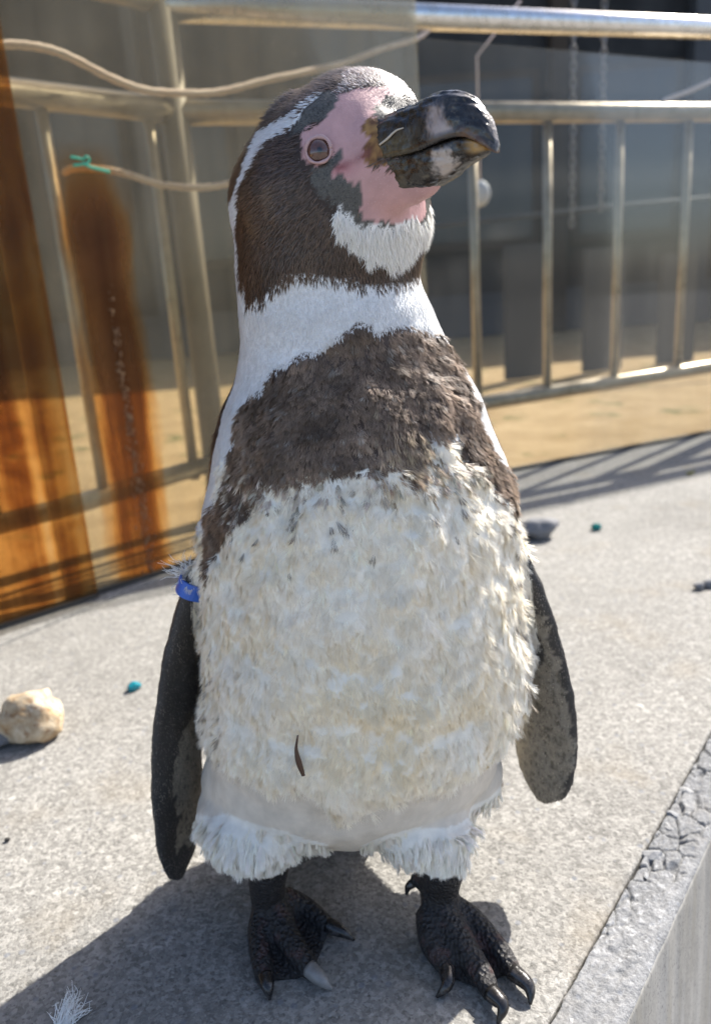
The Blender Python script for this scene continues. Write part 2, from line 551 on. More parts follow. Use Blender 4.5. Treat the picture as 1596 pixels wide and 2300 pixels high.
def rust_band(u0, wl, wr, z_top, amount=1.0):
    """rust run down from a fixing at u0; wl, wr widths left / right"""
    def f(m):
        u = axis_of(m, 0); z = axis_of(m, 2)
        wob = m.math('MULTIPLY', m.math('SUBTRACT', m.noise(14, 4, .6, m.mapping((1, 1, .25))), .5), .05)
        d = m.math('SUBTRACT', m.math('ADD', u, wob), u0)
        left = m.math('DIVIDE', m.math('MULTIPLY', d, -1.0), wl); right = m.math('DIVIDE', d, wr)
        dd = m.math('MAXIMUM', left, right)
        dd = m.math('ADD', dd, m.math('MULTIPLY', m.math('SUBTRACT', m.noise(60, 5, .65, m.mapping((1, 1, .12))), .5), .8))
        core = m.ramp(dd, [(0, 1), (.35, .85), (1, 0)])
        zz = m.ramp(m.math('DIVIDE', z, z_top), [(.0, .55), (.25, .75), (.8, 1), (1, 0)])
        st = m.ramp(m.noise(70, 4, .6, m.mapping((1, 1, .04))), [(.3, .65), (.65, 1)])
        return m.math('MULTIPLY', m.math('MULTIPLY', m.math('MULTIPLY', core, zz), st), amount)
    return f
def rust_sheet(m):
    z = axis_of(m, 2)
    st = m.noise(19, 4, .6, m.mapping((1, 1, .045))); st2 = m.noise(90, 3, .55, m.mapping((1, 1, .02)))
    a = m.math('MULTIPLY', m.ramp(st, [(.36, .22), (.64, .98)]), m.ramp(m.noise(9, 4, .65, dist=.6), [(.34, .62), (.6, 1.1)]))
    a = m.math('MULTIPLY', a, m.ramp(st2, [(.3, .8), (.7, 1.08)]))
    zz = m.ramp(z, [(0, .55), (.35, .72), (.62, .95), (.95, .50)])
    return m.math('MULTIPLY', a, zz)

def sheet(name, o2, d2, length, height, mat, label, off=0.0, th=.006):
    nv = np.array([-d2[1], d2[0]])
    p = np.array(o2) + nv * off
    bm = bmesh.new(); box_bm(bm, (length / 2, 0, height / 2), (length, th, height))
    me = bpy.data.meshes.new(name); bm.to_mesh(me); bm.free()
    me.materials.append(mat)
    o = bpy.data.objects.new(name, me); COL.objects.link(o)
    o.location = (p[0], p[1], .003); o.rotation_euler = (0, 0, math.atan2(d2[1], d2[0]))
    setp(o, label, 'acrylic sheet', 'clear acrylic sheets along the edge of the ledge')
    bm = bmesh.new(); box_bm(bm, (length / 2, 0, .003), (length, .016, .0055))
    s = bpy.data.meshes.new('base_seal'); bm.to_mesh(s); bm.free(); s.materials.append(MAT_SEAL)
    so = bpy.data.objects.new('base_seal', s); COL.objects.link(so); so.parent = o
    return o
m = NT('seal_rubber'); m.set(color=(.035, .032, .028), rough=.7); MAT_SEAL = m.mat

tE = float(np.dot(np.array([-.4697, .7674]) - CORNER, DL)); tJ = float(np.dot(np.array([-.3873, .8410]) - CORNER, DL))
TINT_L, TINT_R = (.86, .83, .74), (.86, .86, .84)
sheet('acrylic_sheet', on_left(-2.4), DL, 2.4 + tE, 1.5, sheet_mat('acrylic_rusty', (.44, .33, .19), .07, TINT_L, rust_sheet), 'rust-streaked brown acrylic sheet at the far left', off=-.014)
sheet('acrylic_sheet', on_left(tE - .05), DL, -tE + .05 - .002, 1.5, sheet_mat('acrylic_left', (.50, .46, .36), .21, TINT_L, rust_band(tJ - tE + .05, .075, .062, .74)), 'tall dusty acrylic sheet behind the penguin with a rust streak under the green tie')
sheet('acrylic_sheet', on_right(.004), DR, 3.2, 1.0, sheet_mat('acrylic_right', (.46, .46, .44), .05, TINT_R), 'low dusty acrylic sheet along the right railing', off=.004)

# bead of sealant down the joint
m = NT('sealant'); m.set(color=m.mix(m.ramp(m.noise(160, 4, .7), [(.35, 0), (.62, 1)]), (.07, .028, .012), (.26, .15, .07)), rough=.8); m.bump(m.noise(160, 3, .6), .7, .003)
MAT_SEALANT = m.mat
pj = on_left(tJ, -.0045)
r5 = random.Random(3); parts = []
for i in range(330):
    z = .52 * (1 - r5.random() ** .75) + .01
    if z > .45 and r5.random() < .6: continue
    spread = .0035 + .009 * max(0, .45 - z)
    du = r5.gauss(0, spread) + .004 * mnoise.noise(Vector((z * 14, 2, 0)))
    q = np.array([pj[0] + DL[0] * du, pj[1] + DL[1] * du, z])
    sc_ = r5.uniform(.0008, .0022)
    V, Fc = ellipsoid_geo((0, 0, 0), (sc_ * r5.uniform(.8, 1.3), .0011, sc_ * r5.uniform(.9, 2.0)), 8, 6)
    parts.append(([np.array([q[0] + DL[0] * v[0] + NL[0] * v[1], q[1] + DL[1] * v[0] + NL[1] * v[1], q[2] + v[2]]) for v in V], Fc))
cr = mesh_obj('rust_crust', *merge_geo(parts), MAT_SEALANT)
setp(cr, 'lumpy tan crust running down the rusty joint below the green tie', 'rust crust')

# ------------------------------------------------------------------ railings
def tube_obj(name, pts, r, mat, parent, seg=18, n=None):
    V, Fc = tube_geo(pts, [r] * len(pts), seg=seg, n=n)
    return mesh_obj(name, V, Fc, mat, parent)
POST = np.array([-.3145, 1.2412])
def ext(a, b, t): a = np.array(a); b = np.array(b); return a + (b - a) * t
rl = empty('railing', (POST[0], POST[1], 0), 'metal railing behind the rusty sheets on the left with round post', 'railing', 'metal railings beyond the acrylic sheets')
tube_obj('post', [(POST[0], POST[1], -.02), (POST[0], POST[1], 1.12)], .028, MAT_POST, rl, 24)
d3 = lambda t, z, off=.25: (*(CORNER + DL * t + NL * off), z)
tP = float(np.dot(POST - CORNER, DL))
tube_obj('rail', [d3(tP - 2.2, .865), d3(tP, .865)], .0245, MAT_STEEL, rl, 24)
tube_obj('rail', [d3(tP - 2.2, 1.066), d3(tP, 1.066)], .0245, MAT_STEEL, rl, 24)
tube_obj('rail', [d3(tP - 2.2, .075), d3(tP - .35, .105), d3(tP, .128)], .0200, MAT_STEEL, rl, 20)
for k in range(8):
    t = float(np.dot(np.array([-.359, 1.2015]) - CORNER, DL)) - .2175 * k
    tube_obj('bar', [d3(t, .10), d3(t, .86)], .0115, MAT_STEEL, rl, 14)
rr = empty('railing', (1.0, 1.845, 0), 'metal railing behind the right sheet with polished top rail', 'railing', 'metal railings beyond the acrylic sheets')
e3 = lambda t, z, off=.10: (*(CORNER + DR * t + NR * off), z)
tq = float(np.dot(POST - CORNER, DR))
tube_obj('rail', [e3(tq, .862), e3(tq + 1.46, .905), e3(3.0, .97)], .0245, MAT_STEEL, rr, 24)
tube_obj('top_rail', [e3(tq, 1.052), e3(tq + 1.42, 1.114), e3(3.0, 1.19)], .0270, MAT_POLISH, rr, 28)
tube_obj('rail', [e3(tq, .165), e3(1.04, .185), e3(3.0, .222)], .0205, MAT_STEEL, rr, 20)
tb = [float(np.dot(np.array(p) - CORNER, DR)) for p in ((-.115, 1.335), (.060, 1.413), (.252, 1.50), (.348, 1.545), (.559, 1.642), (.7815, 1.7445), (1.0135, 1.851), (1.25, 1.96), (1.49, 2.07), (1.72, 2.175))]
for k, t in enumerate(tb):
    if k == 2: continue
    tube_obj('bar', [e3(t, .17), e3(t, .885)], .0120, MAT_STEEL, rr, 14)
for t in (3.0,):
    tube_obj('post', [e3(t, -.02), e3(t, 1.2)], .028, MAT_STEEL, rr, 24)
tube_obj('post', [e3(1.42, -.02), e3(1.42, 1.09)], .026, MAT_STEEL, rr, 24)

# ------------------------------------------------------------------ ropes, tie, hanging chains, things beyond
m = NT('rope_fibre')
w = m.new('ShaderNodeTexWave'); w.inputs['Scale'].default_value = 60; m.link(m.mapping((1, 1, 1), (0, 0, .8)), w.inputs['Vector'])
m.set(color=m.mix(w.outputs[1], (.72, .58, .52), (.88, .78, .74)), rough=.85); MAT_ROPE = m.mat
def rope(pts, r, label, loose=0.0):
    p = catmull(pts, 90)
    rad = np.array([r * 1.25 * (1 + .10 * math.sin(i * 2.1)) for i in range(len(p))])
    V, Fc = tube_geo(p, rad, seg=10)
    return setp(mesh_obj('rope', V, Fc, MAT_ROPE), label, 'rope', 'pale ropes hung between sheets and railing')
rope([(-.60, .79, .86), (-.512, .864, .892), (-.464, .906, .899), (-.426, .94, .893), (-.37, .99, .868), (-.321, 1.035, .856), (-.259, 1.09, .86), (-.199, 1.144, .872), (-.116, 1.217, .904), (.031, 1.348, .957), (.135, 1.441, 1.007), (.215, 1.49, 1.036), (.252, 1.50, 1.060)],
     .0052, 'long pale rope swagging behind the tall left sheet above the penguin')
rope([(-.50, 1.062, .735), (-.46, 1.00, .730), (-.40, .985, .722), (-.357, 1.002, .711), (-.338, 1.019, .704), (-.312, 1.042, .698), (-.262, 1.087, .696), (-.212, 1.132, .704), (-.166, 1.173, .723), (-.10, 1.23, .76)], .0048, 'short pale rope at the height of the penguin eye on the left')
rope([(.89, 1.735, .915), (.91, 1.748, .924), (.983, 1.782, .947), (1.058, 1.817, .976), (1.15, 1.859, 1.014), (1.3, 1.93, 1.09)], .0045, 'short pale rope rising to the right above the right railing')
m = NT('green_tie'); m.set(color=(.02, .36, .22), rough=.35, spec=.5); MAT_TIE = m.mat
tie = empty('cable_tie', (-.389, .813, .70), 'bright green twisted cable tie on the left acrylic sheet', 'cable tie')
def strap(name, pts, w=.0022):
    V, Fc = tube_geo(catmull(pts, 16), [w] * 16, seg=8, flat=(np.array([NL[0], NL[1], 0]), .55))
    return mesh_obj(name, V, Fc, MAT_TIE, tie)
strap('tail', [(-.402, .799, .7135), (-.3935, .8065, .7125), (-.386, .8135, .7105)])
strap('loop', [(-.388, .811, .7095), (-.383, .8125, .7145), (-.3795, .816, .714), (-.3795, .8175, .7085), (-.385, .812, .7045), (-.394, .805, .7025), (-.4005, .800, .7015)], .0020)
strap('strap', [(-.386, .812, .7045), (-.378, .819, .7000), (-.367, .829, .6975), (-.356, .840, .6950)], .0026)

m = NT('galvanised'); m.set(color=(.22, .22, .22), metal=.2, rough=.65); MAT_GALV = m.mat
def chain(x, y, z1, z0, label):
    parts = []
    n = int((z1 - z0) / .022)
    for i in range(n):
        zc = z1 - .022 * (i + .5)
        pts = [];
        for k in range(11):
            a = 2 * math.pi * k / 10
            lx, lz = .0075 * math.cos(a), .0155 * math.sin(a)
            pts.append((x + (lx if i % 2 else 0), y + (0 if i % 2 else lx), zc + lz))
        parts.append(tube_geo(pts, [.0026] * 11, seg=6))
    o = mesh_obj('chain', *merge_geo(parts), MAT_GALV)
    return setp(o, label, 'chain', 'steel chains hanging beyond the right railing')
chain(.745, 2.06, 1.30, .62, 'steel chain hanging beyond the railing, nearer the penguin beak')
chain(.852, 2.11, 1.30, .68, 'steel chain hanging beyond the railing, right of the other chain')
bk = setp(box('lamp_bracket', (.80, 2.085, 1.312), (.34, .04, .02), MAT_GALV, None, rz=.43), 'flat steel bar from which both chains hang', 'bar')
for q, t in enumerate((.63, .97)):
    box('hanger', (t, 2.085 + (t - .80) * .459, 1.55), (.012, .012, .46), MAT_GALV, bk)
V, Fc = ellipsoid_geo((.50, 2.30, .78), (.035, .018, .042), 20, 12)
kn = mesh_obj('float', V, Fc, MAT_WHITE); setp(kn, 'pale rounded float hanging behind the railing by the beak tip', 'float')
V, Fc = tube_geo([(.50, 2.30, .82), (.50, 2.305, 1.2), (.62, 2.2, 1.318)], [.003] * 3, seg=8); mesh_obj('cord', V, Fc, MAT_ROPE, kn)
V, Fc = tube_geo([(.2, 3.2, .745), (1.4, 3.4, .80), (3.4, 3.7, .86)], [.011] * 3, seg=10)
hp = mesh_obj('pipe', V, Fc, MAT_GREY); setp(hp, 'thin grey pipe on posts running across the dark yard', 'pipe')
for xx, yy, zz in ((.2, 3.2, .745), (3.4, 3.7, .86)):
    V, Fc = tube_geo([(xx, yy, -.01), (xx, yy, zz)], [.012, .012], seg=10); mesh_obj('post', V, Fc, MAT_GREY, hp)
# ------------------------------------------------------------------ the penguin: one continuous body
# The trunk and head are modelled at a working size; GROW brings the bird to its real size at the end (grow_bird).
# Feet are given at real size and place, foot_pt() takes them into the working space.
GROW = 1.09
SHIFT = np.array([0.0, 0.045, -0.0432])
def foot_pt(p): return (np.asarray(p, float) - SHIFT) / GROW
penguin = empty('penguin', (-0.02, -0.01, 0), 'brown and white penguin with pink face standing on the concrete ledge', 'penguin')

RINGS = np.array([  # z, centre x, half width
    (.6075, .0150, .002), (.6066, .0155, .010), (.6050, .0160, .0165), (.6030, .0161, .0216), (0.5978, 0.0157, 0.0312), (0.5903, 0.0127, 0.0403), (0.5801, 0.0079, 0.049), (0.5693, 0.0039, 0.0545), (0.5571, 0.001, 0.0597), (0.5447, -0.0012, 0.0623), (0.5321, -0.0023, 0.062), (0.5168, -0.0026, 0.0611), (0.5012, -0.0053, 0.0596), (0.4853, -0.0069, 0.0586), (0.4691, -0.0042, 0.0621), (0.4527, -0.0015, 0.0659), (0.433, 0.0014, 0.0735), (0.413, 0.0016, 0.0852), (0.3925, 0.0012, 0.0925), (0.3715, 0.0027, 0.0983), (0.35, 0.0027, 0.1046), (0.3249, 0.0006, 0.1075), (0.2958, 0.001, 0.1079), (0.2624, -0.0003, 0.1119), (0.2313, 0.0014, 0.1105), (0.1993, -0.0053, 0.1115), (0.1699, -0.0121, 0.1068), (0.1435, -0.0186, 0.109),
    (.1260, -.0200, .1000), (.1140, -.0200, .0860), (.1060, -.0200, .0640), (.1015, -.0200, .0380), (.1000, -.0200, .0100)])

def body_axis(z):
    yc = np.interp(z, [0.07, .2, .3, .4, .5, .62], [.0, -.005, .0, .01, .012, .012])
    rf = np.interp(z, [.08, .12, .16, .20, .25, .30, .35, .40, .45, .5, .62], [.62, .68, .80, .91, .96, .98, .97, .94, .88, .97, 1.0])
    rb = np.interp(z, [.08, .15, .25, .35, .42, .5, .62], [1.0, 1.08, 1.05, .95, .98, 1.0, 1.0])
    return yc, rf, rb

def torso_geo(seg=96):
    ctrl = catmull(RINGS, 170)
    V, Fc = [], []
    for z, xc, a in ctrl:
        a = max(a, .001)
        yc, rf, rb = body_axis(z)
        for k in range(seg):
            th = 2 * math.pi * k / seg
            c, s = math.cos(th), math.sin(th)
            V.append(np.array([xc + a * c, yc + a * (rf if s < 0 else rb) * s, z]))
    n = len(ctrl)
    for i in range(n - 1):
        for k in range(seg):
            a = i * seg + k; b = i * seg + (k + 1) % seg
            Fc.append((a, a + seg, b + seg, b))
    Fc.append(tuple(range(seg))); Fc.append(tuple((n - 1) * seg + k for k in range(seg - 1, -1, -1)))
    return V, Fc

# head frame: bill direction d, left-hand side lat, up
YAW = math.radians(50)
D_ = np.array([math.cos(YAW), -math.sin(YAW), 0.0]); UP_ = np.array([0, 0, 1.0]); LAT_ = np.cross(UP_, D_)
B0 = np.array([0.0269, -0.028, 0.5489])
HEADC = np.array([0.001, 0.012, 0.552])

def axis_loft(rows, seg=40, p=1.0):
    """rows: s, up, down, width, (dz) along the bill axis"""
    rows = catmull(rows, 24)
    V, Fc = [], []
    for s, u, l, w, dz in rows:
        c = B0 + D_ * s + UP_ * dz
        for k in range(seg):
            th = 2 * math.pi * k / seg
            cc, ss = math.cos(th), math.sin(th)
            V.append(c + LAT_ * w * cc + UP_ * (u if ss > 0 else l) * ss)
    n = len(rows)
    for i in range(n - 1):
        for k in range(seg):
            a = i * seg + k; b = i * seg + (k + 1) % seg
            Fc.append((a, b, b + seg, a + seg))
    Fc.append(tuple(range(seg - 1, -1, -1))); Fc.append(tuple((n - 1) * seg + k for k in range(seg)))
    return V, Fc

FACE = [(-.055, .046, .046, .046, .006), (-.030, .043, .043, .041, .004), (-.012, .037, .038, .033, .0), (.004, .0295, .031, .0245, -.001),
        (.016, .0225, .0250, .0165, -.001), (.030, .0120, .0225, .0115, -.001), (.042, .0060, .0195, .0080, -.001), (.050, .0040, .0120, .0040, -.001)]

def flipper_geo(cl, chord, halfc, halft, seg=20, n=26):
    """flat, tapered, rounded wing along centre line cl; chord = direction of its width"""
    rows = catmull(np.column_stack([cl, halfc, halft]), n)
    V, Fc = [], []
    for i in range(n):
        p = rows[i, :3]
        t = nrm(rows[min(i + 1, n - 1), :3] - rows[max(i - 1, 0), :3])
        c = nrm(chord - t * np.dot(chord, t)); w = np.cross(t, c)
        for k in range(seg):
            th = 2 * math.pi * k / seg
            V.append(p + c * max(rows[i, 3], .001) * math.cos(th) + w * max(rows[i, 4], .0008) * math.sin(th))
    for i in range(n - 1):
        for k in range(seg):
            a = i * seg + k; b = i * seg + (k + 1) % seg
            Fc.append((a, b, b + seg, a + seg))
    Fc.append(tuple(range(seg - 1, -1, -1))); Fc.append(tuple((n - 1) * seg + k for k in range(seg)))
    return V, Fc

FLIP_R = dict(cl=[(-.090, .004, .322), (-.106, .001, .295), (-.1195, -.001, .262), (-.131, -.005, .222), (-.1415, -.010, .165), (-.1470, -.012, .110), (-.150, -.013, .078), (-.1515, -.013, .062)],
              chord=np.array([-math.sin(math.radians(26)), -math.cos(math.radians(26)), 0]),
              halfc=[.022, .025, .026, .0275, .028, .0255, .018, .004], halft=[.010, .010, .009, .0075, .0068, .0055, .004, .002])
def set_back(fl, y0, y1):
    """carry a flipper further back, larger in proportion"""
    n = len(fl['cl']); cl = []
    for i, p in enumerate(fl['cl']):
        dy = y0 + (y1 - y0) * min(1, i / (n * .5)); k = (p[1] + dy + .5) / (p[1] + .5)
        cl.append((p[0] * k, p[1] + dy, .48 + (p[2] - .48) * k))
    fl['cl'] = cl; fl['halfc'] = [h * 1.08 for h in fl['halfc']]
set_back(FLIP_R, .004, .012)
FLIP_L = dict(cl=[(.084, .014, .318), (.098, .016, .296), (.112, .020, .262), (.1255, .027, .215), (.1345, .032, .165), (.1375, .035, .118), (.1365, .036, .086), (.1350, .036, .070)],
              chord=np.array([math.sin(math.radians(38)), -math.cos(math.radians(38)), 0]),
              halfc=[.022, .025, .026, .0275, .0285, .0275, .020, .004], halft=[.010, .010, .009, .0075, .0068, .0055, .004, .002])

set_back(FLIP_L, -.010, -.034)

FOOT_R = dict(  # the penguin's right foot, left in the picture
    ank=([(-.080, -.010, .100), (-.084, -.012, .075), (-.0885, -.006, .045), (-.0905, .0015, .022), (-.091, .003, .012)], [.022, .018, .0145, .0135, .011]),
    toes=[([(-.0905, .0023, .020), (-.0965, -.0202, .0125), (-.0919, -.0493, .0080), (-.0883, -.0601, .0065)], [.0120, .0095, .0075, .0055]),
          ([(-.0858, -.0029, .020), (-.0742, -.0274, .0125), (-.0584, -.0502, .0085), (-.0551, -.0562, .0075)], [.0125, .0100, .0082, .0065]),
          ([(-.0792, .0035, .019), (-.0620, .0012, .0115), (-.0460, -.0127, .0085), (-.0409, -.0147, .0070)], [.0115, .0090, .0072, .0055])],
    claws=[[(-.0888, -.0575, .0085), (-.0862, -.0660, .0080), (-.0848, -.0705, .0015)], [(-.0565, -.0540, .0095), (-.0478, -.0632, .0085), (-.0405, -.0660, .0020)],
           [(-.0440, -.0142, .0085), (-.0335, -.0198, .0075), (-.0238, -.0232, .0015)]])
FOOT_L = dict(
    ank=([(.0480, -.020, .100), (.0465, -.024, .072), (.0448, -.0171, .045), (.0435, -.0155, .024), (.043, -.016, .012)], [.022, .019, .0155, .0145, .012]),
    toes=[([(.0362, -.0220, .022), (.0340, -.0418, .0140), (.0415, -.0594, .0095), (.0422, -.0651, .0080)], [.0125, .0098, .0075, .0058]),
          ([(.0436, -.0256, .022), (.0566, -.0498, .0150), (.0673, -.0718, .0100), (.0703, -.0854, .0082)], [.0130, .0105, .0085, .0065]),
          ([(.0490, -.0174, .021), (.0672, -.0258, .0150), (.0839, -.0522, .0100), (.0905, -.0700, .0080)], [.0120, .0098, .0078, .0060]),
          ([(.0400, -.0145, .045), (.0300, -.0090, .0415), (.0240, -.0076, .0375)], [.0085, .0065, .0050])],
    claws=[[(.0424, -.0625, .0095), (.0412, -.0740, .0085), (.0330, -.0776, .0015)], [(.0697, -.0840, .0105), (.0761, -.0947, .0095), (.0712, -.1010, .0015)],
           [(.0885, -.0680, .0095), (.0972, -.0800, .0085), (.0965, -.0885, .0015)], [(.0255, -.0080, .0380), (.0205, -.0090, .0345), (.0188, -.0092, .0280)]])

for ft in (FOOT_R, FOOT_L):
    ft['ank'] = ([tuple(foot_pt(p)) for p in ft['ank'][0]], [r / GROW for r in ft['ank'][1]])
    ft['toes'] = [([tuple(foot_pt(p)) for p in t[0]], [r / GROW for r in t[1]]) for t in ft['toes']]
    ft['claws'] = [[tuple(foot_pt(p)) for p in c] for c in ft['claws']]

def foot_geo(ft):
    parts = [tube_geo(*ft['ank'], seg=20, n=14)]
    for t in ft['toes']:
        parts.append(tube_geo(*t, seg=14, n=14))
    ts = [catmull(np.array(t[0]), 12) for t in ft['toes'][:3]]
    for a, b in ((0, 1), (1, 2)):                      # webs between the toes
        V, Fc = [], []
        rows = 11; cols = 7
        for i in range(rows):
            u = i / (rows - 1) * 0.93
            for j in range(cols):
                v = j / (cols - 1)
                uu = u * (1 - 0.16 * math.sin(math.pi * v))
                k = uu * 11; k0 = min(int(k), 10); fr = k - k0
                pa = ts[a][k0] * (1 - fr) + ts[a][k0 + 1] * fr; pb = ts[b][k0] * (1 - fr) + ts[b][k0 + 1] * fr
                p = pa * (1 - v) + pb * v
                p = p - np.array([0, 0, 0.0062 * math.sin(math.pi * v) ** .7])
                V.append(p + np.array([0, 0, .0014])); V.append(p - np.array([0, 0, .0022]))
        idx = lambda i, j, k: (i * cols + j) * 2 + k
        for i in range(rows - 1):
            for j in range(cols - 1):
                Fc.append((idx(i, j, 0), idx(i, j + 1, 0), idx(i + 1, j + 1, 0), idx(i + 1, j, 0)))
                Fc.append((idx(i, j, 1), idx(i + 1, j, 1), idx(i + 1, j + 1, 1), idx(i, j + 1, 1)))
        for i in range(rows - 1):
            for j in (0, cols - 1):
                q = (idx(i, j, 0), idx(i + 1, j, 0), idx(i + 1, j, 1), idx(i, j, 1)); Fc.append(q if j == 0 else q[::-1])
        for j in range(cols - 1):
            for i in (0, rows - 1):
                q = (idx(i, j, 0), idx(i, j, 1), idx(i, j + 1, 1), idx(i, j + 1, 0)); Fc.append(q if i == 0 else q[::-1])
        parts.append((V, Fc))
    return merge_geo(parts)

def build_body():
    parts = [torso_geo(), axis_loft(FACE), flipper_geo(**FLIP_R), flipper_geo(**FLIP_L), foot_geo(FOOT_R), foot_geo(FOOT_L),
             ellipsoid_geo((-.082, -.024, .127), (.048, .055, .030)), ellipsoid_geo((.028, -.031, .126), (.040, .051, .030)), ellipsoid_geo((.060, .000, .135), (.037, .046, .032)),
             ellipsoid_geo((-.018, .085, .085), (.045, .070, .040)), tube_geo([(-.018, .11, .085), (-.018, .15, .064), (-.018, .185, .0475)], [.034, .026, .006], seg=14, n=12, flat=(np.array([0, .5, .866]), .35)),          # root of the tail
             ]
    V, Fc = merge_geo(parts)
    me = bpy.data.meshes.new('body_raw')
    me.from_pydata([tuple(v) for v in V], [], Fc)
    bm = bmesh.new(); bm.from_mesh(me)
    bmesh.ops.recalc_face_normals(bm, faces=bm.faces); bm.to_mesh(me); bm.free()
    o = bpy.data.objects.new('body_raw', me); COL.objects.link(o)
    m = o.modifiers.new('r', 'REMESH'); m.mode = 'VOXEL'; m.voxel_size = 0.0022; m.adaptivity = 0
    s = o.modifiers.new('s', 'SMOOTH'); s.factor = 0.5; s.iterations = 5
    dg = bpy.context.evaluated_depsgraph_get(); dg.update()
    me2 = bpy.data.meshes.new_from_object(o.evaluated_get(dg))
    bpy.data.objects.remove(o); bpy.data.meshes.remove(me)
    me2.name = 'body'
    return me2
body_me = build_body()
HEADPOLY = {
    'PINK': [(-32, 41), (-38, 29), (-45, 20), (-55, 18), (-57, 13), (-57, 7), (-54, -1), (-50, -4), (-44, -3), (-40, 0), (-37, 3), (-36, -2), (-42, -8), (-35, -10), (-34, -13), (-31, -11), (-27, -15), (-25, -19), (-28, -24), (-25, -28), (-17, -31), (-3, -31), (12, -29), (33, -23), (-2, -14), (-2, -11), (-7, -12), (-12, -14), (-16, -9), (-21, -5), (-24, -1), (-24, 3), (-21, 8), (-16, 12), (-15, 19), (-10, 26), (-2, 32), (14, 36), (41, 34), (41, 34), (40, 40), (36, 45), (31, 50), (11, 54), (-13, 50), (-23, 46)],
    'PATCH1': [(-61, 22), (-56, 30), (-47, 39), (-40, 44), (-32, 43), (-34, 32), (-43, 22), (-53, 19), (-57, 16), (-61, 17)],
    'PATCH2': [(-51, -5), (-44, -4), (-40, 0), (-36, 4), (-35, -1), (-41, -8), (-36, -9), (-34, -13), (-31, -11), (-27, -14), (-25, -19), (-28, -25), (-25, -28), (-17, -30), (-3, -31), (6, -30), (-3, -32), (-17, -32), (-28, -30), (-38, -22), (-46, -18), (-51, -13), (-53, -8)],
    'BLACK': [(-12, 25), (0, 33), (14, 36), (34, 34), (38, 33), (41, 28), (-3, 1), (-13, 2), (-18, 5), (-16, 11), (-15, 19)],
    'ORANGE': [(-24, 14), (-19, 18), (-15, 18), (-16, 11), (-17, 5), (-15, 3), (-15, -2), (-24, -2), (-24, 3), (-21, 8)],
    'ORANGE2': [(-24, -2), (-15, -3), (-9, -12), (-12, -14), (-16, -9), (-21, -5)],
    'THROAT': [(-49, -20), (-40, -26), (-38, -30), (-40, -38), (-33, -37), (-31, -42), (-26, -43), (-20, -48), (-13, -47), (-5, -50), (2, -49), (13, -50), (18, -45), (46, -39), (44, -35), (44, -30), (44, -21), (33, -23), (12, -29), (-3, -32), (-17, -32), (-29, -30), (-38, -23)],
    'STRIPE': [(-39, 48), (-57, 31), (-60, 26), (-66, 19), (-73, 16), (-81, 15), (-83, 8), (-90, 1), (-96, -3), (-100, -8), (-102, -15), (-108, -20), (-112, -28), (-109, -35), (-114, -40), (-105, -45), (-104, -48), (-111, -49), (-124, -49), (-124, -39), (-124, -24), (-124, -12), (-126, -10), (-108, -7), (-99, -1), (-98, 2), (-98, 14), (-99, 27), (-79, 29), (-64, 32), (-52, 41)],
    'FROST': [(-20, 47), (-14, 62), (17, 66), (25, 59), (32, 49), (37, 41), (41, 34), (21, 34), (7, 39), (-4, 46)],
}
BODYPOLY = {
    'HEADEDGE': [(-84, 474), (-84, 476), (-66, 483), (-60, 478), (-50, 481), (-44, 480), (-38, 485), (-27, 491), (-19, 494), (-9, 492), (1, 490), (8, 489), (19, 485), (26, 484), (35, 483), (43, 485), (57, 484), (84, 489)],
    'CHEST': [(12, 465), (3, 459), (-8, 454), (-14, 448), (-23, 448), (-34, 443), (-45, 438), (-43, 432), (-54, 425), (-57, 416), (-55, 403), (-55, 387), (-57, 374), (-64, 361), (-72, 352), (-71, 344), (-66, 333), (-62, 317), (-57, 328), (-56, 341), (-49, 352), (-42, 361), (-38, 372), (-34, 378), (-26, 381), (-18, 382), (-9, 385), (0, 386), (8, 383), (13, 388), (17, 382), (20, 373), (24, 381), (26, 394), (33, 402), (38, 394), (46, 398), (46, 389), (46, 379), (52, 373), (56, 366), (55, 357), (62, 346), (78, 331), (78, 341), (83, 355), (70, 372), (67, 383), (66, 392), (62, 402), (68, 409), (66, 417), (70, 426), (88, 436), (77, 448), (58, 455), (45, 460), (32, 459), (23, 458), (18, 463)],
    'BELLYEDGE': [(-97, 157), (-89, 162), (-65, 178), (-55, 179), (-43, 177), (-35, 175), (-27, 180), (-18, 180), (-14, 167), (-10, 154), (0, 150), (7, 157), (14, 163), (24, 168), (30, 166), (42, 160), (51, 161), (60, 164), (71, 168), (59, 200)],
    'FLUFFEDGE': [(-92, 117), (-61, 144), (-57, 148), (-45, 149), (-29, 149), (-17, 141), (-5, 134), (8, 132), (18, 142), (30, 142), (42, 137), (57, 130), (71, 132)],
    'YELLOW': [(-2, 295), (5, 281), (11, 258), (15, 232), (15, 214), (4, 220), (-5, 237), (-7, 261)],
}

def in_poly(px, py, poly):
    """even-odd test, arrays of points against one polygon"""
    poly = np.asarray(poly, float)
    inside = np.zeros(len(px), bool)
    x0, y0 = poly[:, 0], poly[:, 1]
    x1, y1 = np.roll(x0, -1), np.roll(y0, -1)
    for a, b, c, d in zip(x0, y0, x1, y1):
        if b == d: continue
        hit = ((b > py) != (d > py)) & (px < (c - a) * (py - b) / (d - b) + a)
        inside ^= hit
    return inside

BILL_AZ = math.degrees(math.atan2(D_[0], -D_[1]))
RZ, RX, RA = RINGS[::-1, 0], RINGS[::-1, 1], RINGS[::-1, 2]
(HEADBROWN, WHITENECK, PINK, PATCH, BLACK, ORANGE, CROWNGLINT, CHEST, BELLY, BARE, FLUFF, BACK, FLIPDARK, FLIPPALE, FOOT, THROAT, STRIPE) = range(17)

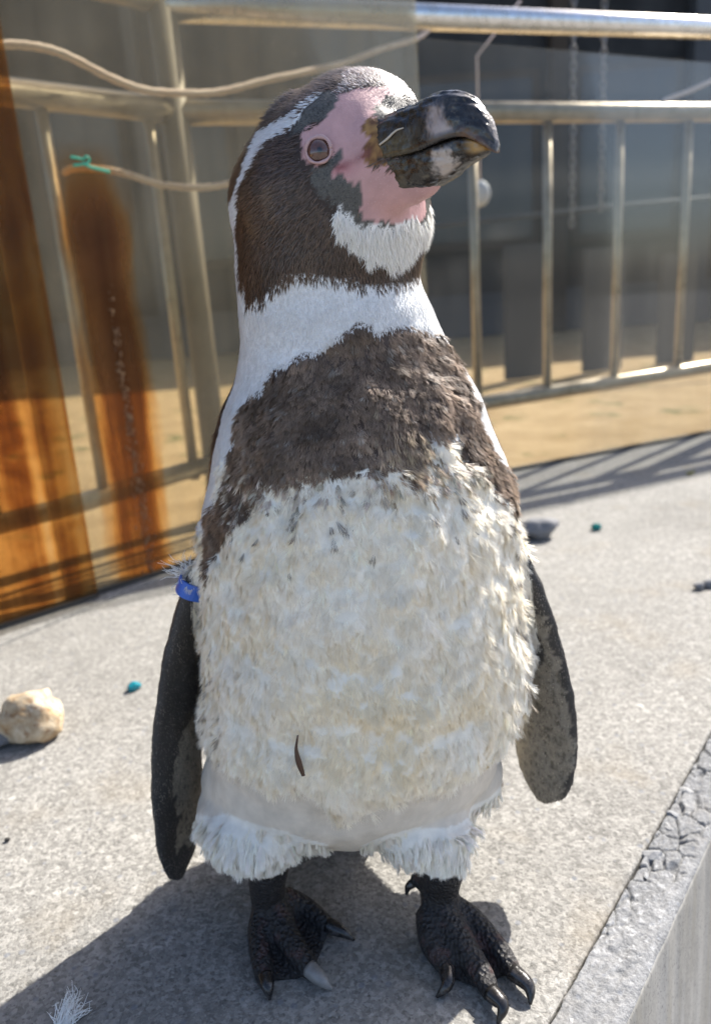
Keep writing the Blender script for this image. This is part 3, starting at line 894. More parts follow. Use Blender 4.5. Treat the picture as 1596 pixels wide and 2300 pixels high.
def flip_coords(P, fl):
    cl = catmull(np.array(fl['cl']), 40)
    hc = np.interp(np.linspace(0, 1, 40), np.linspace(0, 1, len(fl['halfc'])), fl['halfc'])
    ht = np.interp(np.linspace(0, 1, 40), np.linspace(0, 1, len(fl['halft'])), fl['halft'])
    i = np.argmin(np.abs(P[:, 2:3] - cl[None, :, 2]), 1)
    d = P - cl[i]
    c = fl['chord'] / np.linalg.norm(fl['chord']); w = np.array([-c[1], c[0], 0])
    return (d @ c) / hc[i], (d @ w), i / 39.0, hc[i], ht[i], w

def smooth(e0, e1, x):
    t = np.clip((x - e0) / (e1 - e0), 0, 1)
    return t * t * (3 - 2 * t)

def classify(P, N=None):
    """what grows where on the bird, from its own coordinates: angle round the body axis and height, and direction from the head's centre relative to the bill"""
    n = len(P)
    reg = np.full(n, BELLY)
    x, y, z = P.T
    yc, rf, rb = body_axis(z)
    xc = np.interp(z, RZ, RX); a = np.interp(z, RZ, RA)
    phi = np.degrees(np.arctan2(x - xc, -(y - yc)))
    rr = np.sqrt(((x - xc) / a) ** 2 + ((y - yc) / (a * np.where(y < yc, rf, rb))) ** 2)
    v = P - HEADC
    az = (np.degrees(np.arctan2(v[:, 0], -v[:, 1])) - BILL_AZ + 180) % 360 - 180
    el = np.degrees(np.arcsin(np.clip(v[:, 2] / np.maximum(np.linalg.norm(v, axis=1), 1e-6), -1, 1)))
    zz = z * 1000
    jz = np.array([(mnoise.noise(Vector((q[0] * 210, q[1] * 210, q[2] * 210))), mnoise.noise(Vector((q[0] * 480, q[1] * 480, q[2] * 400 + 5))), mnoise.noise(Vector((q[0] * 160, q[1] * 160, q[2] * 130 + 9)))) for q in P])
    az = az + 1.8 * jz[:, 0] + 1.6 * jz[:, 1]; el = el + 1.5 * jz[:, 1] + 1.6 * jz[:, 2]
    pj_ = phi + 2.2 * jz[:, 0] + 1.4 * jz[:, 1]; zj = zz + 2.6 * jz[:, 2] + 2.0 * jz[:, 1]
    # trunk
    be = np.array(sorted(BODYPOLY['BELLYEDGE'])); fe = np.array(sorted(BODYPOLY['FLUFFEDGE']))
    bz = np.interp(phi, be[:, 0], be[:, 1]); fz = np.interp(phi, fe[:, 0], fe[:, 1])
    low = (zz < bz + 11) & (np.abs(phi) < 95); reg[low] = BARE
    crotch = (np.abs(x + .022) < .012) & (zz > 88)
    reg[(zz < fz + 1) & ~crotch] = FLUFF
    reg[(zz < 118) & (np.abs(phi) > 95)] = FLUFF
    reg[in_poly(pj_, zj, BODYPOLY['CHEST'])] = CHEST
    he = np.array(BODYPOLY['HEADEDGE']); hz = np.interp(phi, he[:, 0], he[:, 1])
    neck = (zz > 340) & (reg == BELLY) & ((zz > 392 + 10 * np.cos(np.radians(phi * 2))) | (np.abs(phi) > 62))
    reg[neck] = WHITENECK
    # back: from behind the white bands; reaches further forward low on the flanks
    lim_l = np.interp(zz, [100, 180, 250, 310, 335, 350, 370, 400, 425, 440, 470, 500], [100, 98, 92, 84, 87, 87, 78, 71, 76, 83, 93, 112])
    lim_r = np.interp(zz, [100, 180, 250, 310, 330, 350, 400, 440, 470, 500], [112, 110, 104, 96, 88, 84, 79, 84, 112, 125])
    back = ((phi < -lim_l) | (phi > lim_r)) & (zz > 112) & (zz < 505)
    reg[back] = BACK
    # head
    head = zz > hz
    nb = head & (np.abs(phi) < 130) | (zz > 500) | (head & (zz > 480))
    reg[nb] = HEADBROWN
    azm = np.where(az > 62, -az, az)             # the far cheek mirrors the near one
    hp = nb & (zz > 470)
    for key, r in (('THROAT', THROAT), ('PINK', PINK), ('FROST', CROWNGLINT), ('PATCH1', PATCH), ('PATCH2', PATCH), ('ORANGE2', ORANGE), ('ORANGE', ORANGE), ('BLACK', BLACK)):
        q = hp & in_poly(azm, el - (4.5 if key == 'THROAT' else 0), HEADPOLY[key]); reg[q] = r
        if key != 'THROAT':
            q = hp & (az > 15) & (az <= 62) & in_poly(-az, el, HEADPOLY[key]); reg[q] = r
    q = hp & (reg == PINK) & (el > 39 + 4 * jz[:, 2]) & (np.abs(az) < 120); reg[q] = CROWNGLINT
    s_ = (P - B0) @ D_                           # skin running out under the bill
    reg[hp & (s_ > .002) & (z < B0[2] - .004) & (s_ > .012)] = PINK
    reg[hp & (s_ > .004) & (az > -13) & (z > B0[2] + .002) & (reg == PINK)] = BLACK
    q = (zz > 455) & in_poly(az, el, HEADPOLY['STRIPE']); reg[q & ~np.isin(reg, (PATCH,))] = STRIPE
    q = (zz > 455) & in_poly(-az, el, HEADPOLY['STRIPE']); reg[q] = STRIPE
    # flippers
    for fl, side in ((FLIP_R, -1), (FLIP_L, 1)):
        cf, wd, u, hc, ht, w = flip_coords(P, fl)
        isf = (rr > 1.06) & (np.abs(wd) < ht + .0035) & (np.abs(cf) < 1.15) & (x * side > 0) & (zz < 312) & (zz > 48)
        wav = np.array([.38 * mnoise.noise(Vector((q[0] * 60, q[1] * 60, q[2] * 60))) + .22 * mnoise.noise(Vector((q[0] * 190, q[1] * 190, q[2] * 150))) for q in P])
        under = ((wd * np.sign(w[0]) * side) < ht * .35)         # face turned to the body
        if side < 0: dark = (cf > .42 + wav * 1.0 - .95 * smooth(165, 205, zz)) | (zz > 205 + 60 * wav)
        else: dark = (cf > .88 + wav * .5) | (zz > 262) | (((cf - .25) / .34) ** 2 + ((zz - 236) / 17) ** 2 < 1)
        tip = zz < 80 + 14 * wav if side < 0 else zz < 78
        reg[isf] = np.where(under & ~dark & ~tip, FLIPPALE, FLIPDARK)[isf]
    # feet
    foot = (zz < 80)
    for ft in (FOOT_R, FOOT_L):
        ak = catmull(np.array(ft['ank'][0]), 20)
        i = np.argmin(np.abs(z[:, None] - ak[None, :, 2]), 1)
        foot |= (zz < 104) & (np.hypot(x - ak[i, 0], y - ak[i, 1]) < .0215)
    foot &= ~((np.abs(x) > .108) & (zz > 50)) & (y < .06)
    reg[foot] = FOOT
    return reg, phi, az, el

SKIN = {HEADBROWN: (.040, .026, .019), WHITENECK: (.70, .71, .71), PINK: (.53, .315, .305), PATCH: (.10, .095, .085), BLACK: (.018, .018, .02), ORANGE: (.42, .19, .05), CROWNGLINT: (.09, .06, .05),
        CHEST: (.075, .050, .036), BELLY: (.80, .75, .64), BARE: (.62, .56, .475), FLUFF: (.74, .72, .66), BACK: (.042, .030, .024), FLIPDARK: (.045, .042, .040), FLIPPALE: (.24, .215, .175),
        FOOT: (.020, .019, .020), THROAT: (.76, .76, .74), STRIPE: (.74, .75, .75)}
SKIN_T = np.array([SKIN[k] for k in range(17)])

# uneven fatness and ruffling of the trunk
nv = len(body_me.vertices)
co = np.empty(nv * 3); body_me.vertices.foreach_get('co', co); co = co.reshape(-1, 3)
no = np.empty(nv * 3); body_me.vertices.foreach_get('normal', no); no = no.reshape(-1, 3)
reg, phi, az, el = classify(co)
amp = np.select([reg == BELLY, reg == CHEST, reg == BARE, reg == FLUFF, (reg == FLIPDARK) | (reg == FLIPPALE)], [.0042, .0026, .0012, .0022, .0013], .0006)
bump = np.array([mnoise.noise(Vector((p[0] * 55, p[1] * 55, p[2] * 42))) + .5 * mnoise.noise(Vector((p[0] * 120, p[1] * 120, p[2] * 95 + 9))) for p in co])
soft = np.where((reg == FLIPDARK) | (reg == FLIPPALE), 1, np.clip((co[:, 2] - .085) / .03, 0, 1))
# the belly plumage ends in an overhanging edge above the bare skin
be = np.array(sorted(BODYPOLY['BELLYEDGE'])); bz = np.interp(phi, be[:, 0], be[:, 1]) / 1000
lip = np.where((np.abs(phi) < 92) & (reg == BELLY), smooth(0, .012, co[:, 2] - bz - .011) * (1 - smooth(.02, .09, co[:, 2] - bz - .011)), 0) * .0035
co = co + no * ((amp * bump * soft + lip)[:, None])
body_me.vertices.foreach_set('co', co.ravel()); body_me.update()
body_me.vertices.foreach_get('normal', nbuf := np.empty(nv * 3)); no = nbuf.reshape(-1, 3)

col = SKIN_T[reg].copy()
pn = np.array([mnoise.noise(Vector((p[0] * 90, p[1] * 90, p[2] * 90))) for p in co])
pn2 = np.array([mnoise.noise(Vector((p[0] * 300, p[1] * 300, p[2] * 300))) for p in co])
col *= (1 + .12 * pn + .10 * pn2)[:, None]
fsp = np.array([mnoise.noise(Vector((p[0] * 380, p[1] * 380, p[2] * 230))) for p in co])
col = np.where((reg == FLIPPALE)[:, None], col * np.clip(1 - 1.2 * np.maximum(fsp, 0), .35, 1)[:, None], col)
om = np.clip(.5 + 1.3 * pn2 + .6 * pn, 0, 1)[:, None]
col = np.where((reg == ORANGE)[:, None], (1 - om) * np.array([.13, .055, .02]) + om * np.array([.36, .20, .065]), col)
# pink of the bare face deepens towards the gape, paler towards the crown; toes show pink patches
ft = (reg == FOOT)
pk = smooth(.22, .42, pn + .35 * pn2) * ft * (no[:, 2] > .1) * .13
col = col * (1 - pk[:, None]) + np.array([.34, .15, .13]) * pk[:, None] * .8
gape = np.array([.0034, -.0499, .5458])
gd = np.exp(-(np.linalg.norm((co - gape) * np.array([.6, .6, 1.8]), axis=1) / .006) ** 2) * (reg == PINK)
col = col * (1 - .45 * gd[:, None]) + np.array([.50, .14, .17]) * .45 * gd[:, None]
sa, sb = np.array([.0034, -.0487, .546]), np.array([.0195, -.0495, .5525])   # line of the mouth running back into the cheek
tt = np.clip(((co - sa) @ (sb - sa)) / np.dot(sb - sa, sb - sa), 0, 1)
ml = np.exp(-(np.linalg.norm(co - sa - tt[:, None] * (sb - sa), axis=1) / .0021) ** 2)[:, None] * .8
col = col * (1 - ml) + np.array([.20, .055, .06]) * ml
attr = body_me.color_attributes.new('Col', 'FLOAT_COLOR', 'POINT')
attr.data.foreach_set('color', np.column_stack([np.clip(col, 0, 1), np.ones(nv)]).ravel().astype(np.float32))

m = NT('bird_skin')
m.set(color=m.attr('Col').outputs['Color'], rough=.55, spec=.35)
m.bsdf.inputs['Subsurface Weight'].default_value = 0.0
sp = m.noise(900, 3, .6); vo = m.voronoi(420, 'F1')
m.bump(m.math('ADD', m.math('MULTIPLY', sp, .9), m.math('MULTIPLY', vo, .5)), .30, .0008)
MAT_SKIN = m.mat
m = NT('foot_skin')
fv = m.voronoi(330, 'F1'); wr = m.noise(160, 4, .65, m.mapping((1, 1, 1)), dist=.8)
m.set(color=m.mix(m.ramp(wr, [(.50, 0), (.72, .22)]), m.attr('Col').outputs['Color'], (.085, .078, .074)), rough=m.ramp(wr, [(.35, .38), (.65, .70)]), spec=.35)
m.bump(m.math('ADD', m.math('MULTIPLY', fv, 1.2), wr), .9, .0018)
MAT_FOOT = m.mat
body = link_mesh('body', body_me, MAT_SKIN, penguin)
body_me.materials.append(MAT_FOOT)
pf = np.zeros(len(body_me.polygons), np.int32); l0 = np.empty(len(body_me.polygons), np.int32)
body_me.polygons.foreach_get('loop_start', l0); lv = np.empty(len(body_me.loops), np.int32); body_me.loops.foreach_get('vertex_index', lv)
pf[reg[lv[l0]] == FOOT] = 1
body_me.polygons.foreach_set('material_index', pf)

# ------------------------------------------------------------------ plumage: real strands standing on the skin
m = NT('plumage')
n_ = m.n
ca = m.attr('Col').outputs['Color']
m.set(color=ca, rough=.5, spec=.35)
tl = n_.new('ShaderNodeBsdfTranslucent'); m.link(ca, tl.inputs[0])
mx = n_.new('ShaderNodeMixShader'); mx.inputs[0].default_value = .16
m.link(m.bsdf.outputs[0], mx.inputs[1]); m.link(tl.outputs[0], mx.inputs[2]); m.link(mx.outputs[0], m.out.inputs[0])
MAT_PLUME = m.mat
m = NT('dark_plumage')
m.set(color=m.attr('Col').outputs['Color'], rough=.38, spec=.55); MAT_PLUME_DARK = m.mat

body_me.calc_loop_triangles()
nt = len(body_me.loop_triangles)
tri = np.empty(nt * 3, np.int32); body_me.loop_triangles.foreach_get('vertices', tri); tri = tri.reshape(-1, 3)
wco = co  # world coordinates (before the parent's shift)
A_, B_, C_ = wco[tri[:, 0]], wco[tri[:, 1]], wco[tri[:, 2]]
area = np.linalg.norm(np.cross(B_ - A_, C_ - A_), axis=1) / 2
treg = reg[tri[:, 0]]

def sample(regions, count, weight=None):
    w = area * np.isin(treg, regions)
    if weight is not None: w = w * weight((A_ + B_ + C_) / 3)
    if w.sum() <= 0: return np.zeros((0, 3)), np.zeros((0, 3))
    c = np.cumsum(w); i = np.searchsorted(c, rng.random(count) * c[-1])
    i = np.minimum(i, nt - 1)
    r1, r2 = rng.random(count), rng.random(count)
    s = np.sqrt(r1); a, b, g = 1 - s, s * (1 - r2), s * r2
    P = A_[i] * a[:, None] + B_[i] * b[:, None] + C_[i] * g[:, None]
    N = no[tri[i, 0]] * a[:, None] + no[tri[i, 1]] * b[:, None] + no[tri[i, 2]] * g[:, None]
    return P, N / np.linalg.norm(N, axis=1, keepdims=True)

def unit(v): return v / np.maximum(np.linalg.norm(v, axis=1, keepdims=True), 1e-9)

def flow_at(P, N):
    """direction in which the plumage lies: away from the bill on the head, down the body below"""
    h = smooth(.478, .535, P[:, 2])[:, None]
    v = (1 - h) * np.array([0, 0, -1.0]) + h * (-D_ * .85 + np.array([0, 0, -.5]))
    t = v - N * (v * N).sum(1, keepdims=True)
    return unit(t)

class Strands:
    def __init__(self): self.V, self.C, self.N, self.n = [], [], [], 0
    def add(self, P, N, T, L, W, lift, curl, c0, c1, jit=.15, nblend=.75):
        """P roots, N normals, T lie direction, L length, W width (arrays); curl bends the tip outward (+) or inward (-)"""
        k = len(P)
        if k == 0: return
        L = np.broadcast_to(L, k)[:, None]; W = np.broadcast_to(W, k)[:, None]
        lift = np.broadcast_to(lift, k)[:, None]; curl = np.broadcast_to(curl, k)[:, None]
        side = unit(np.cross(T, N))
        T = unit(T + side * rng.normal(0, jit, (k, 1)))
        side = unit(np.cross(T, N))
        d0 = T * np.cos(lift) + N * np.sin(lift)
        d1 = unit(d0 + N * curl + side * rng.normal(0, jit, (k, 1)))
        p0 = P - N * .0006
        p1 = p0 + d0 * L * .55
        p2 = p1 + d1 * L * .45
        V = np.stack([p0 - side * W / 2, p0 + side * W / 2, p1 - side * W * .42, p1 + side * W * .42, p2], 1)
        cm = c0 * .45 + c1 * .55
        C = np.stack([c0, c0, cm, cm, c1], 1)
        r0 = unit(np.cross(side, d0)); r0 = r0 * np.sign((r0 * N).sum(1, keepdims=True) + 1e-9)
        n0 = unit(N * nblend + r0 * (1 - nblend))
        n2 = unit(n0 + d1 * .25)
        NN = np.stack([unit(n0 - side * .25), unit(n0 + side * .25), unit(n0 - side * .25), unit(n0 + side * .25), n2], 1)
        self.V.append(V.reshape(-1, 3)); self.C.append(C.reshape(-1, 3)); self.N.append(NN.reshape(-1, 3)); self.n += k
    def build(self, name, mat, label=None):
        V = np.concatenate(self.V); C = np.clip(np.concatenate(self.C), 0, 1); N = np.concatenate(self.N)
        off = np.array(root_offset(penguin)); V = V - off
        k = self.n
        me = bpy.data.meshes.new(name)
        me.vertices.add(5 * k); me.vertices.foreach_set('co', V.ravel().astype(np.float32))
        base = (np.arange(k) * 5)[:, None]
        loops = (base + np.array([0, 1, 3, 2, 2, 3, 4])).ravel().astype(np.int32)
        me.loops.add(7 * k); me.loops.foreach_set('vertex_index', loops)
        me.polygons.add(2 * k)
        st = (np.arange(k) * 7)[:, None] + np.array([0, 4]); me.polygons.foreach_set('loop_start', st.ravel().astype(np.int32))
        me.polygons.foreach_set('loop_total', np.tile([4, 3], k).astype(np.int32))
        me.update(); me.validate(clean_customdata=False)
        me.polygons.foreach_set('use_smooth', np.ones(2 * k, bool))
        a = me.color_attributes.new('Col', 'FLOAT_COLOR', 'POINT')
        a.data.foreach_set('color', np.column_stack([C, np.ones(5 * k)]).ravel().astype(np.float32))
        me.normals_split_custom_set_from_vertices(N.astype(np.float32).tolist())
        me.materials.append(mat)
        o = bpy.data.objects.new(name, me); COL.objects.link(o); o.parent = penguin
        o['kind'] = 'stuff'
        if label: o['label'] = label
        return o

def tone(base, k, var=.15, hue=.03):
    b = np.asarray(base, float)
    return b * (1 + rng.normal(0, var, (k, 1))) * (1 + rng.normal(0, hue, (k, 3)))

def regioned(regs, count, jitter=.0012):
    """sample with ragged edges: the region is decided a little way off the root"""
    P, N = sample(regs, count)
    return P, N, flow_at(P, N)

# --- close dark head plumage
S = Strands()
P, N, T = regioned([HEADBROWN], 46000)
patch = np.array([mnoise.noise(Vector(p * 45)) for p in P]) * .5 + .5
c = tone((.058, .036, .024), len(P), .28) * (.55 + 1.0 * patch[:, None])
warm = np.clip((np.array([mnoise.noise(Vector((p[0] * 70 + 5, p[1] * 70, p[2] * 45))) for p in P]) - .12) * 2.2, 0, 1)[:, None]
c = c * (1 - .6 * warm) + np.array([.125, .078, .044]) * .6 * warm
S.add(P, N, T, rng.uniform(.0040, .0085, len(P)), rng.uniform(.00045, .0008, len(P)), rng.uniform(.10, .34, len(P)), rng.uniform(-.2, .15, len(P)), c * .8, c * rng.uniform(1.0, 2.1, (len(P), 1)), .16)
P, N, T = regioned([PATCH], 7000)
c = tone((.035, .034, .030), len(P), .25)
S.add(P, N, T, rng.uniform(.0014, .0028, len(P)), .0006, rng.uniform(.2, .5, len(P)), 0, c, c * rng.choice([1, 1, 1.6, 4.5], (len(P), 1)), .15)
P, N, T = regioned([BLACK], 3000)
c = tone((.016, .016, .018), len(P), .3)
S.add(P, N, T * -1, rng.uniform(.002, .0042, len(P)), .0008, rng.uniform(.1, .4, len(P)), 0, c, c * 1.3, .3)
P, N, T = regioned([CROWNGLINT], 5000)  # dark crown bristles; whitish tips put the sun's glint into the colour
c = tone((.16, .10, .09), len(P), .3)
S.add(P, N, T, rng.uniform(.0018, .0045, len(P)), .0007, rng.uniform(.15, .5, len(P)), 0, c * .6, np.where(rng.random((len(P), 1)) < .45, tone((.66, .60, .58), len(P), .3), tone((.12, .08, .065), len(P), .3)), .22)
P, N, T = regioned([BACK], 15000)
c = tone((.048, .034, .026), len(P), .3)
S.add(P, N, T, rng.uniform(.006, .011, len(P)), rng.uniform(.0006, .0012, len(P)), rng.uniform(.1, .35, len(P)), rng.uniform(-.2, .3, len(P)), c, c * rng.uniform(1.0, 1.9, (len(P), 1)), .18)
P, N = sample([FLIPDARK], 16000)
T = flow_at(P, N); c = tone((.055, .050, .045), len(P), .35)
dusty = np.clip(np.array([mnoise.noise(Vector((p[0] * 55, p[1] * 55, p[2] * 30))) for p in P]) * 2 + .25, 0, 1)[:, None]
c = c * (1 - .5 * dusty) + np.array([.17, .15, .125]) * .5 * dusty
S.add(P, N, T, rng.uniform(.0018, .0038, len(P)), .0008, rng.uniform(.12, .45, len(P)), .1, c, c * rng.uniform(.8, 2.4, (len(P), 1)), .2)
P, N = sample([FOOT], 1, None)
S.build('dark_plumage', MAT_PLUME_DARK)

# --- bristles of the bare face, throat, neck, white stripe
S = Strands()
P, N, T = regioned([PINK], 5200)
c = tone((.56, .35, .335), len(P), .12)
fr = smooth(18, 40, np.degrees(np.arcsin(np.clip((P - HEADC)[:, 2] / np.linalg.norm(P - HEADC, axis=1), -1, 1))))
dk = (rng.random(len(P)) < .10 + .45 * fr)[:, None]
c = np.where(dk, tone((.05, .04, .04), len(P), .3), c)
S.add(P, N, T, rng.uniform(.0007, .0017, len(P)) * (1 + .6 * fr), .00030, rng.uniform(.3, .7, len(P)), 0, c, tone((.78, .62, .60), len(P), .12), .2)
P, N, T = regioned([STRIPE], 9000)
c = tone((.70, .71, .73), len(P), .08, .01)
S.add(P, N, T, rng.uniform(.0035, .006, len(P)), rng.uniform(.0006, .0010, len(P)), rng.uniform(.1, .3, len(P)), 0, c, c * 1.06, .12)
P, N, T = regioned([THROAT], 8000)
dn = unit(T + np.array([.25, 0, -.8])); T = unit(dn - N * (dn * N).sum(1, keepdims=True))
c = tone((.80, .79, .755), len(P), .07, .01)
S.add(P, N, T, rng.uniform(.0055, .0105, len(P)), rng.uniform(.0004, .0008, len(P)), rng.uniform(.12, .38, len(P)), rng.uniform(-.2, .25, len(P)), c * .95, c * 1.10, .22)
P, N, T = regioned([WHITENECK], 42000)
c = tone((.72, .73, .74), len(P), .06, .008)
S.add(P, N, T, rng.uniform(.0030, .0055, len(P)), rng.uniform(.0006, .0010, len(P)), rng.uniform(.08, .28, len(P)), 0, c * .97, c * 1.05, .15)

# --- tufted feathers: a fan of barbs either side of a shaft
def tufts(S, regs, count, Lr, nb, lift, curl, cfun, width=(.00045, .0008), spread=.5, jitT=.18, weight=None, nblend=.7):
    P, N = sample(regs, count, weight)
    T = flow_at(P, N)
    k = len(P)
    side = unit(np.cross(T, N))
    big = np.array([mnoise.noise(Vector((p[0] * 38, p[1] * 38, p[2] * 30 + 40))) for p in P])[:, None]
    T = unit(T + side * (rng.normal(0, jitT, (k, 1)) + .55 * big))
    side = unit(np.cross(T, N))
    L = rng.uniform(Lr[0], Lr[1], k)
    lf = np.clip(rng.normal(lift, .12, k), .03, .9); cu = rng.normal(curl, .25, k)
    c0, c1 = cfun(P, k)
    for b in range(nb):
        s = rng.random(k) ** 1.3 * .55
        sg = rng.choice([-1.0, 1.0], k)[:, None]
        ang = rng.uniform(.03, spread, k)[:, None] * (1.1 - s[:, None])
        root = P + T * (s * L)[:, None] * np.cos(lf)[:, None] + N * (s * L * np.sin(lf))[:, None] * .8
        d = unit(T * np.cos(ang) + side * sg * np.sin(ang))
        v = 1 + rng.normal(0, .04, (k, 1))
        S.add(root, N, d, L * (1 - s) * rng.uniform(.74, 1.0, k) * np.cos(ang[:, 0] * 1.15), rng.uniform(*width, k), lf + rng.normal(0, .06, k), cu + rng.normal(0, .12, k), c0 * v, c1 * v, .05, nblend)

def belly_col(P, k):
    ye = np.array([mnoise.noise(Vector((p[0] * 40, p[1] * 40, p[2] * 40 + 3))) for p in P])
    _, rf, rb = body_axis(P[:, 2]); xc = np.interp(P[:, 2], RZ, RX)
    ph = np.degrees(np.arctan2(P[:, 0] - xc, -P[:, 1]))
    stain = np.exp(-((ph - 6) / 26) ** 2) * np.exp(-((P[:, 2] * 1000 - 240) / 42) ** 2)
    q = np.clip(.26 + .6 * ye + .7 * stain, 0, 1)[:, None]
    c1 = (1 - q) * np.array([.95, .92, .855]) + q * np.array([.90, .82, .64])
    c0 = c1 * np.array([1.0, .98, .93])
    v = 1 + rng.normal(0, .05, (k, 1))
    return c0 * v, c1 * v
S2 = Strands()
tufts(S2, [BELLY], 8600, (.0075, .0125), 24, .14, .20, belly_col, width=(.00022, .00040), spread=.62, jitT=.13, nblend=.9)
tufts(S2, [BELLY], 900, (.012, .017), 24, .26, .40, belly_col, width=(.00022, .00038), spread=.46, jitT=.3, nblend=.9)
def bare_col(P, k):
    c = tone((.65, .59, .50), k, .05, .01); return c, c * 1.03
P, N = sample([BARE], 16000); T = flow_at(P, N)
c0, c1 = bare_col(P, len(P))
S.add(P, N, T, rng.uniform(.0012, .0026, len(P)), .0005, rng.uniform(.1, .3, len(P)), 0, c0, c1, .2)
def near_ankle(p):
    r = np.zeros(len(p), bool)
    for ft in (FOOT_R, FOOT_L):
        ak = catmull(np.array(ft['ank'][0]), 20)
        i = np.argmin(np.abs(p[:, 2:3] - ak[None, :, 2]), 1)
        r |= np.hypot(p[:, 0] - ak[i, 0], p[:, 1] - ak[i, 1]) < .0245
    return r
def fluff_col(P, k):
    c = tone((.88, .865, .815), k, .04, .01); return c * np.array([.94, .91, .84]), c * 1.03
tufts(S2, [FLUFF], 3400, (.0095, .0165), 18, .17, -.22, fluff_col, width=(.00035, .0006), spread=.20, jitT=.07, nblend=.92, weight=lambda p: ((p[:, 2] > .100) & ~(near_ankle(p) & (p[:, 2] < .113))) * 1.0)
S2.build('belly_plumage', MAT_PLUME)
S.build('white_plumage', MAT_PLUME)

S = Strands()
def chest_col(P, k):
    pt = np.array([mnoise.noise(Vector((p[0] * 60, p[1] * 60, p[2] * 50 + 7))) for p in P])[:, None]
    c0 = tone((.098, .062, .042), k, .25)
    tip = np.where(rng.random((k, 1)) < .05, np.array([[.42, .37, .31]]), np.array([[.30, .222, .162]]))
    return c0 * (1 + .5 * pt), tip * (1 + .8 * pt) * (1 + rng.normal(0, .2, (k, 1)))
tufts(S, [CHEST], 5600, (.0065, .0110), 16, .22, .16, chest_col, width=(.00028, .0005), spread=.50, jitT=.14)
def beige_col(P, k):
    c = tone((.52, .41, .28), k, .15); return tone((.30, .21, .14), k, .2), c
def ph_of(p): return np.degrees(np.arctan2(p[:, 0] - np.interp(p[:, 2], RZ, RX), -p[:, 1]))
tufts(S, [CHEST, BELLY], 150, (.011, .017), 12, .20, .1, beige_col, spread=.22, width=(.0003, .0006), weight=lambda p: np.exp(-((ph_of(p) - 23) / 9) ** 2) * np.exp(-((p[:, 2] - .392) / .013) ** 2))
tufts(S, [CHEST, BELLY], 200, (.009, .014), 12, .24, .2, lambda P, k: (tone((.42, .34, .26), k, .3), tone((.66, .60, .50), k, .15)), spread=.34, weight=lambda p: (np.abs(ph_of(p)) < 60) * np.exp(-((p[:, 2] - .376) / .008) ** 2))
# dark feather ends straying into the white below the band, and along the flanks
def stray_col(P, k):
    c = tone((.10, .066, .045), k, .3); return np.array([.70, .66, .58]) * np.ones((k, 1)), c
tufts(S, [BELLY], 36, (.009, .014), 10, .22, .1, stray_col, spread=.30, weight=lambda p: np.exp(-((p[:, 2] - .362) / .022) ** 2))
tufts(S, [BELLY, BACK], 420, (.008, .014), 9, .3, .2, stray_col, spread=.35, weight=lambda p: ((np.abs(p[:, 0]) > .093) & (p[:, 2] > .17) & (p[:, 2] < .35)) * 1.0)
# speckled undersides of the flippers
P, N = sample([FLIPPALE], 14000); T = flow_at(P, N)
spk = np.array([mnoise.noise(Vector((p[0] * 620, p[1] * 620, p[2] * 360))) + .35 * mnoise.noise(Vector((p[0] * 70, p[1] * 70, p[2] * 50))) for p in P])
c = np.where((spk > .10)[:, None], tone((.045, .040, .036), len(P), .4), tone((.31, .275, .225), len(P), .3))
S.add(P, N, T, rng.uniform(.0018, .0036, len(P)), .0007, rng.uniform(.1, .35, len(P)), 0, c, c * 1.15, .15)
S.build('chest_plumage', MAT_PLUME)

# ------------------------------------------------------------------ bill
m = NT('bill_horn')
vc = m.attr('Col').outputs['Color']
sc = m.noise(55, 6, .68, dist=1.5)
c = m.mix(m.ramp(sc, [(.47, 0), (.60, .55)]), vc, (.05, .042, .032), 'SCREEN')
c = m.mix(m.ramp(m.noise(160, 5, .7, m.mapping((1, 1, 1), (0, .5, .4)), dist=2.2), [(.58, 0), (.66, .35)]), c, (.16, .14, .11))
m.set(color=c, rough=m.ramp(sc, [(.3, .12), (.7, .28)]), spec=.55)
m.bump(m.math('ADD', m.noise(90, 4, .6, dist=1.0), m.math('MULTIPLY', m.noise(420, 2, .5), .3)), .35, .0016)
MAT_BILL = m.mat

def bill_half(name, rows, upper, colfun):
    rows = catmull(rows, 130)
    seg = 64
    V, Fc, cols = [], [], []
    for s, h, w, zb in rows:
        h = max(h, .0006); w = max(w, .0006)
        for k in range(seg):
            if k <= 48:
                th = math.pi * k / 48
                cc, ss = math.cos(th), math.sin(th)
                yy = w * math.copysign(abs(cc) ** .82, cc); zz = h * abs(ss) ** .80
            else:
                f = (k - 48) / (seg - 48)
                yy = -w + 2 * w * f; zz = -.0004 * math.sin(math.pi * f)
            zz = zb + (zz if upper else -zz)
            rr_ = .0007 * mnoise.noise(Vector((s * 70, zz * 330 + yy * 260, 3 if upper else 8))) + .0004 * mnoise.noise(Vector((s * 210, zz * 500, yy * 500)))
            yy += rr_ * (1 if yy > 0 else -1) * 1.3; zz += rr_ * (1 if upper else -1) * abs(math.sin(math.pi * min(k, 48) / 48))
            V.append(B0 + D_ * s + LAT_ * yy + UP_ * zz)
            cols.append(colfun(s, (zz - zb) / h, yy / w))
    n = len(rows)
    for i in range(n - 1):
        for k in range(seg):
            a = i * seg + k; b = i * seg + (k + 1) % seg
            q = (a, b, b + seg, a + seg); Fc.append(q if upper else q[::-1])
    Fc.append(tuple(range(seg))); Fc.append(tuple((n - 1) * seg + k for k in range(seg)))
    o = mesh_obj(name, V, Fc, MAT_BILL, bill)
    bm = bmesh.new(); bm.from_mesh(o.data); bmesh.ops.recalc_face_normals(bm, faces=bm.faces); bm.to_mesh(o.data); bm.free()
    a = o.data.color_attributes.new('Col', 'FLOAT_COLOR', 'POINT')
    a.data.foreach_set('color', np.column_stack([np.clip(np.array(cols), 0, 1), np.ones(len(cols))]).ravel().astype(np.float32))
    return o
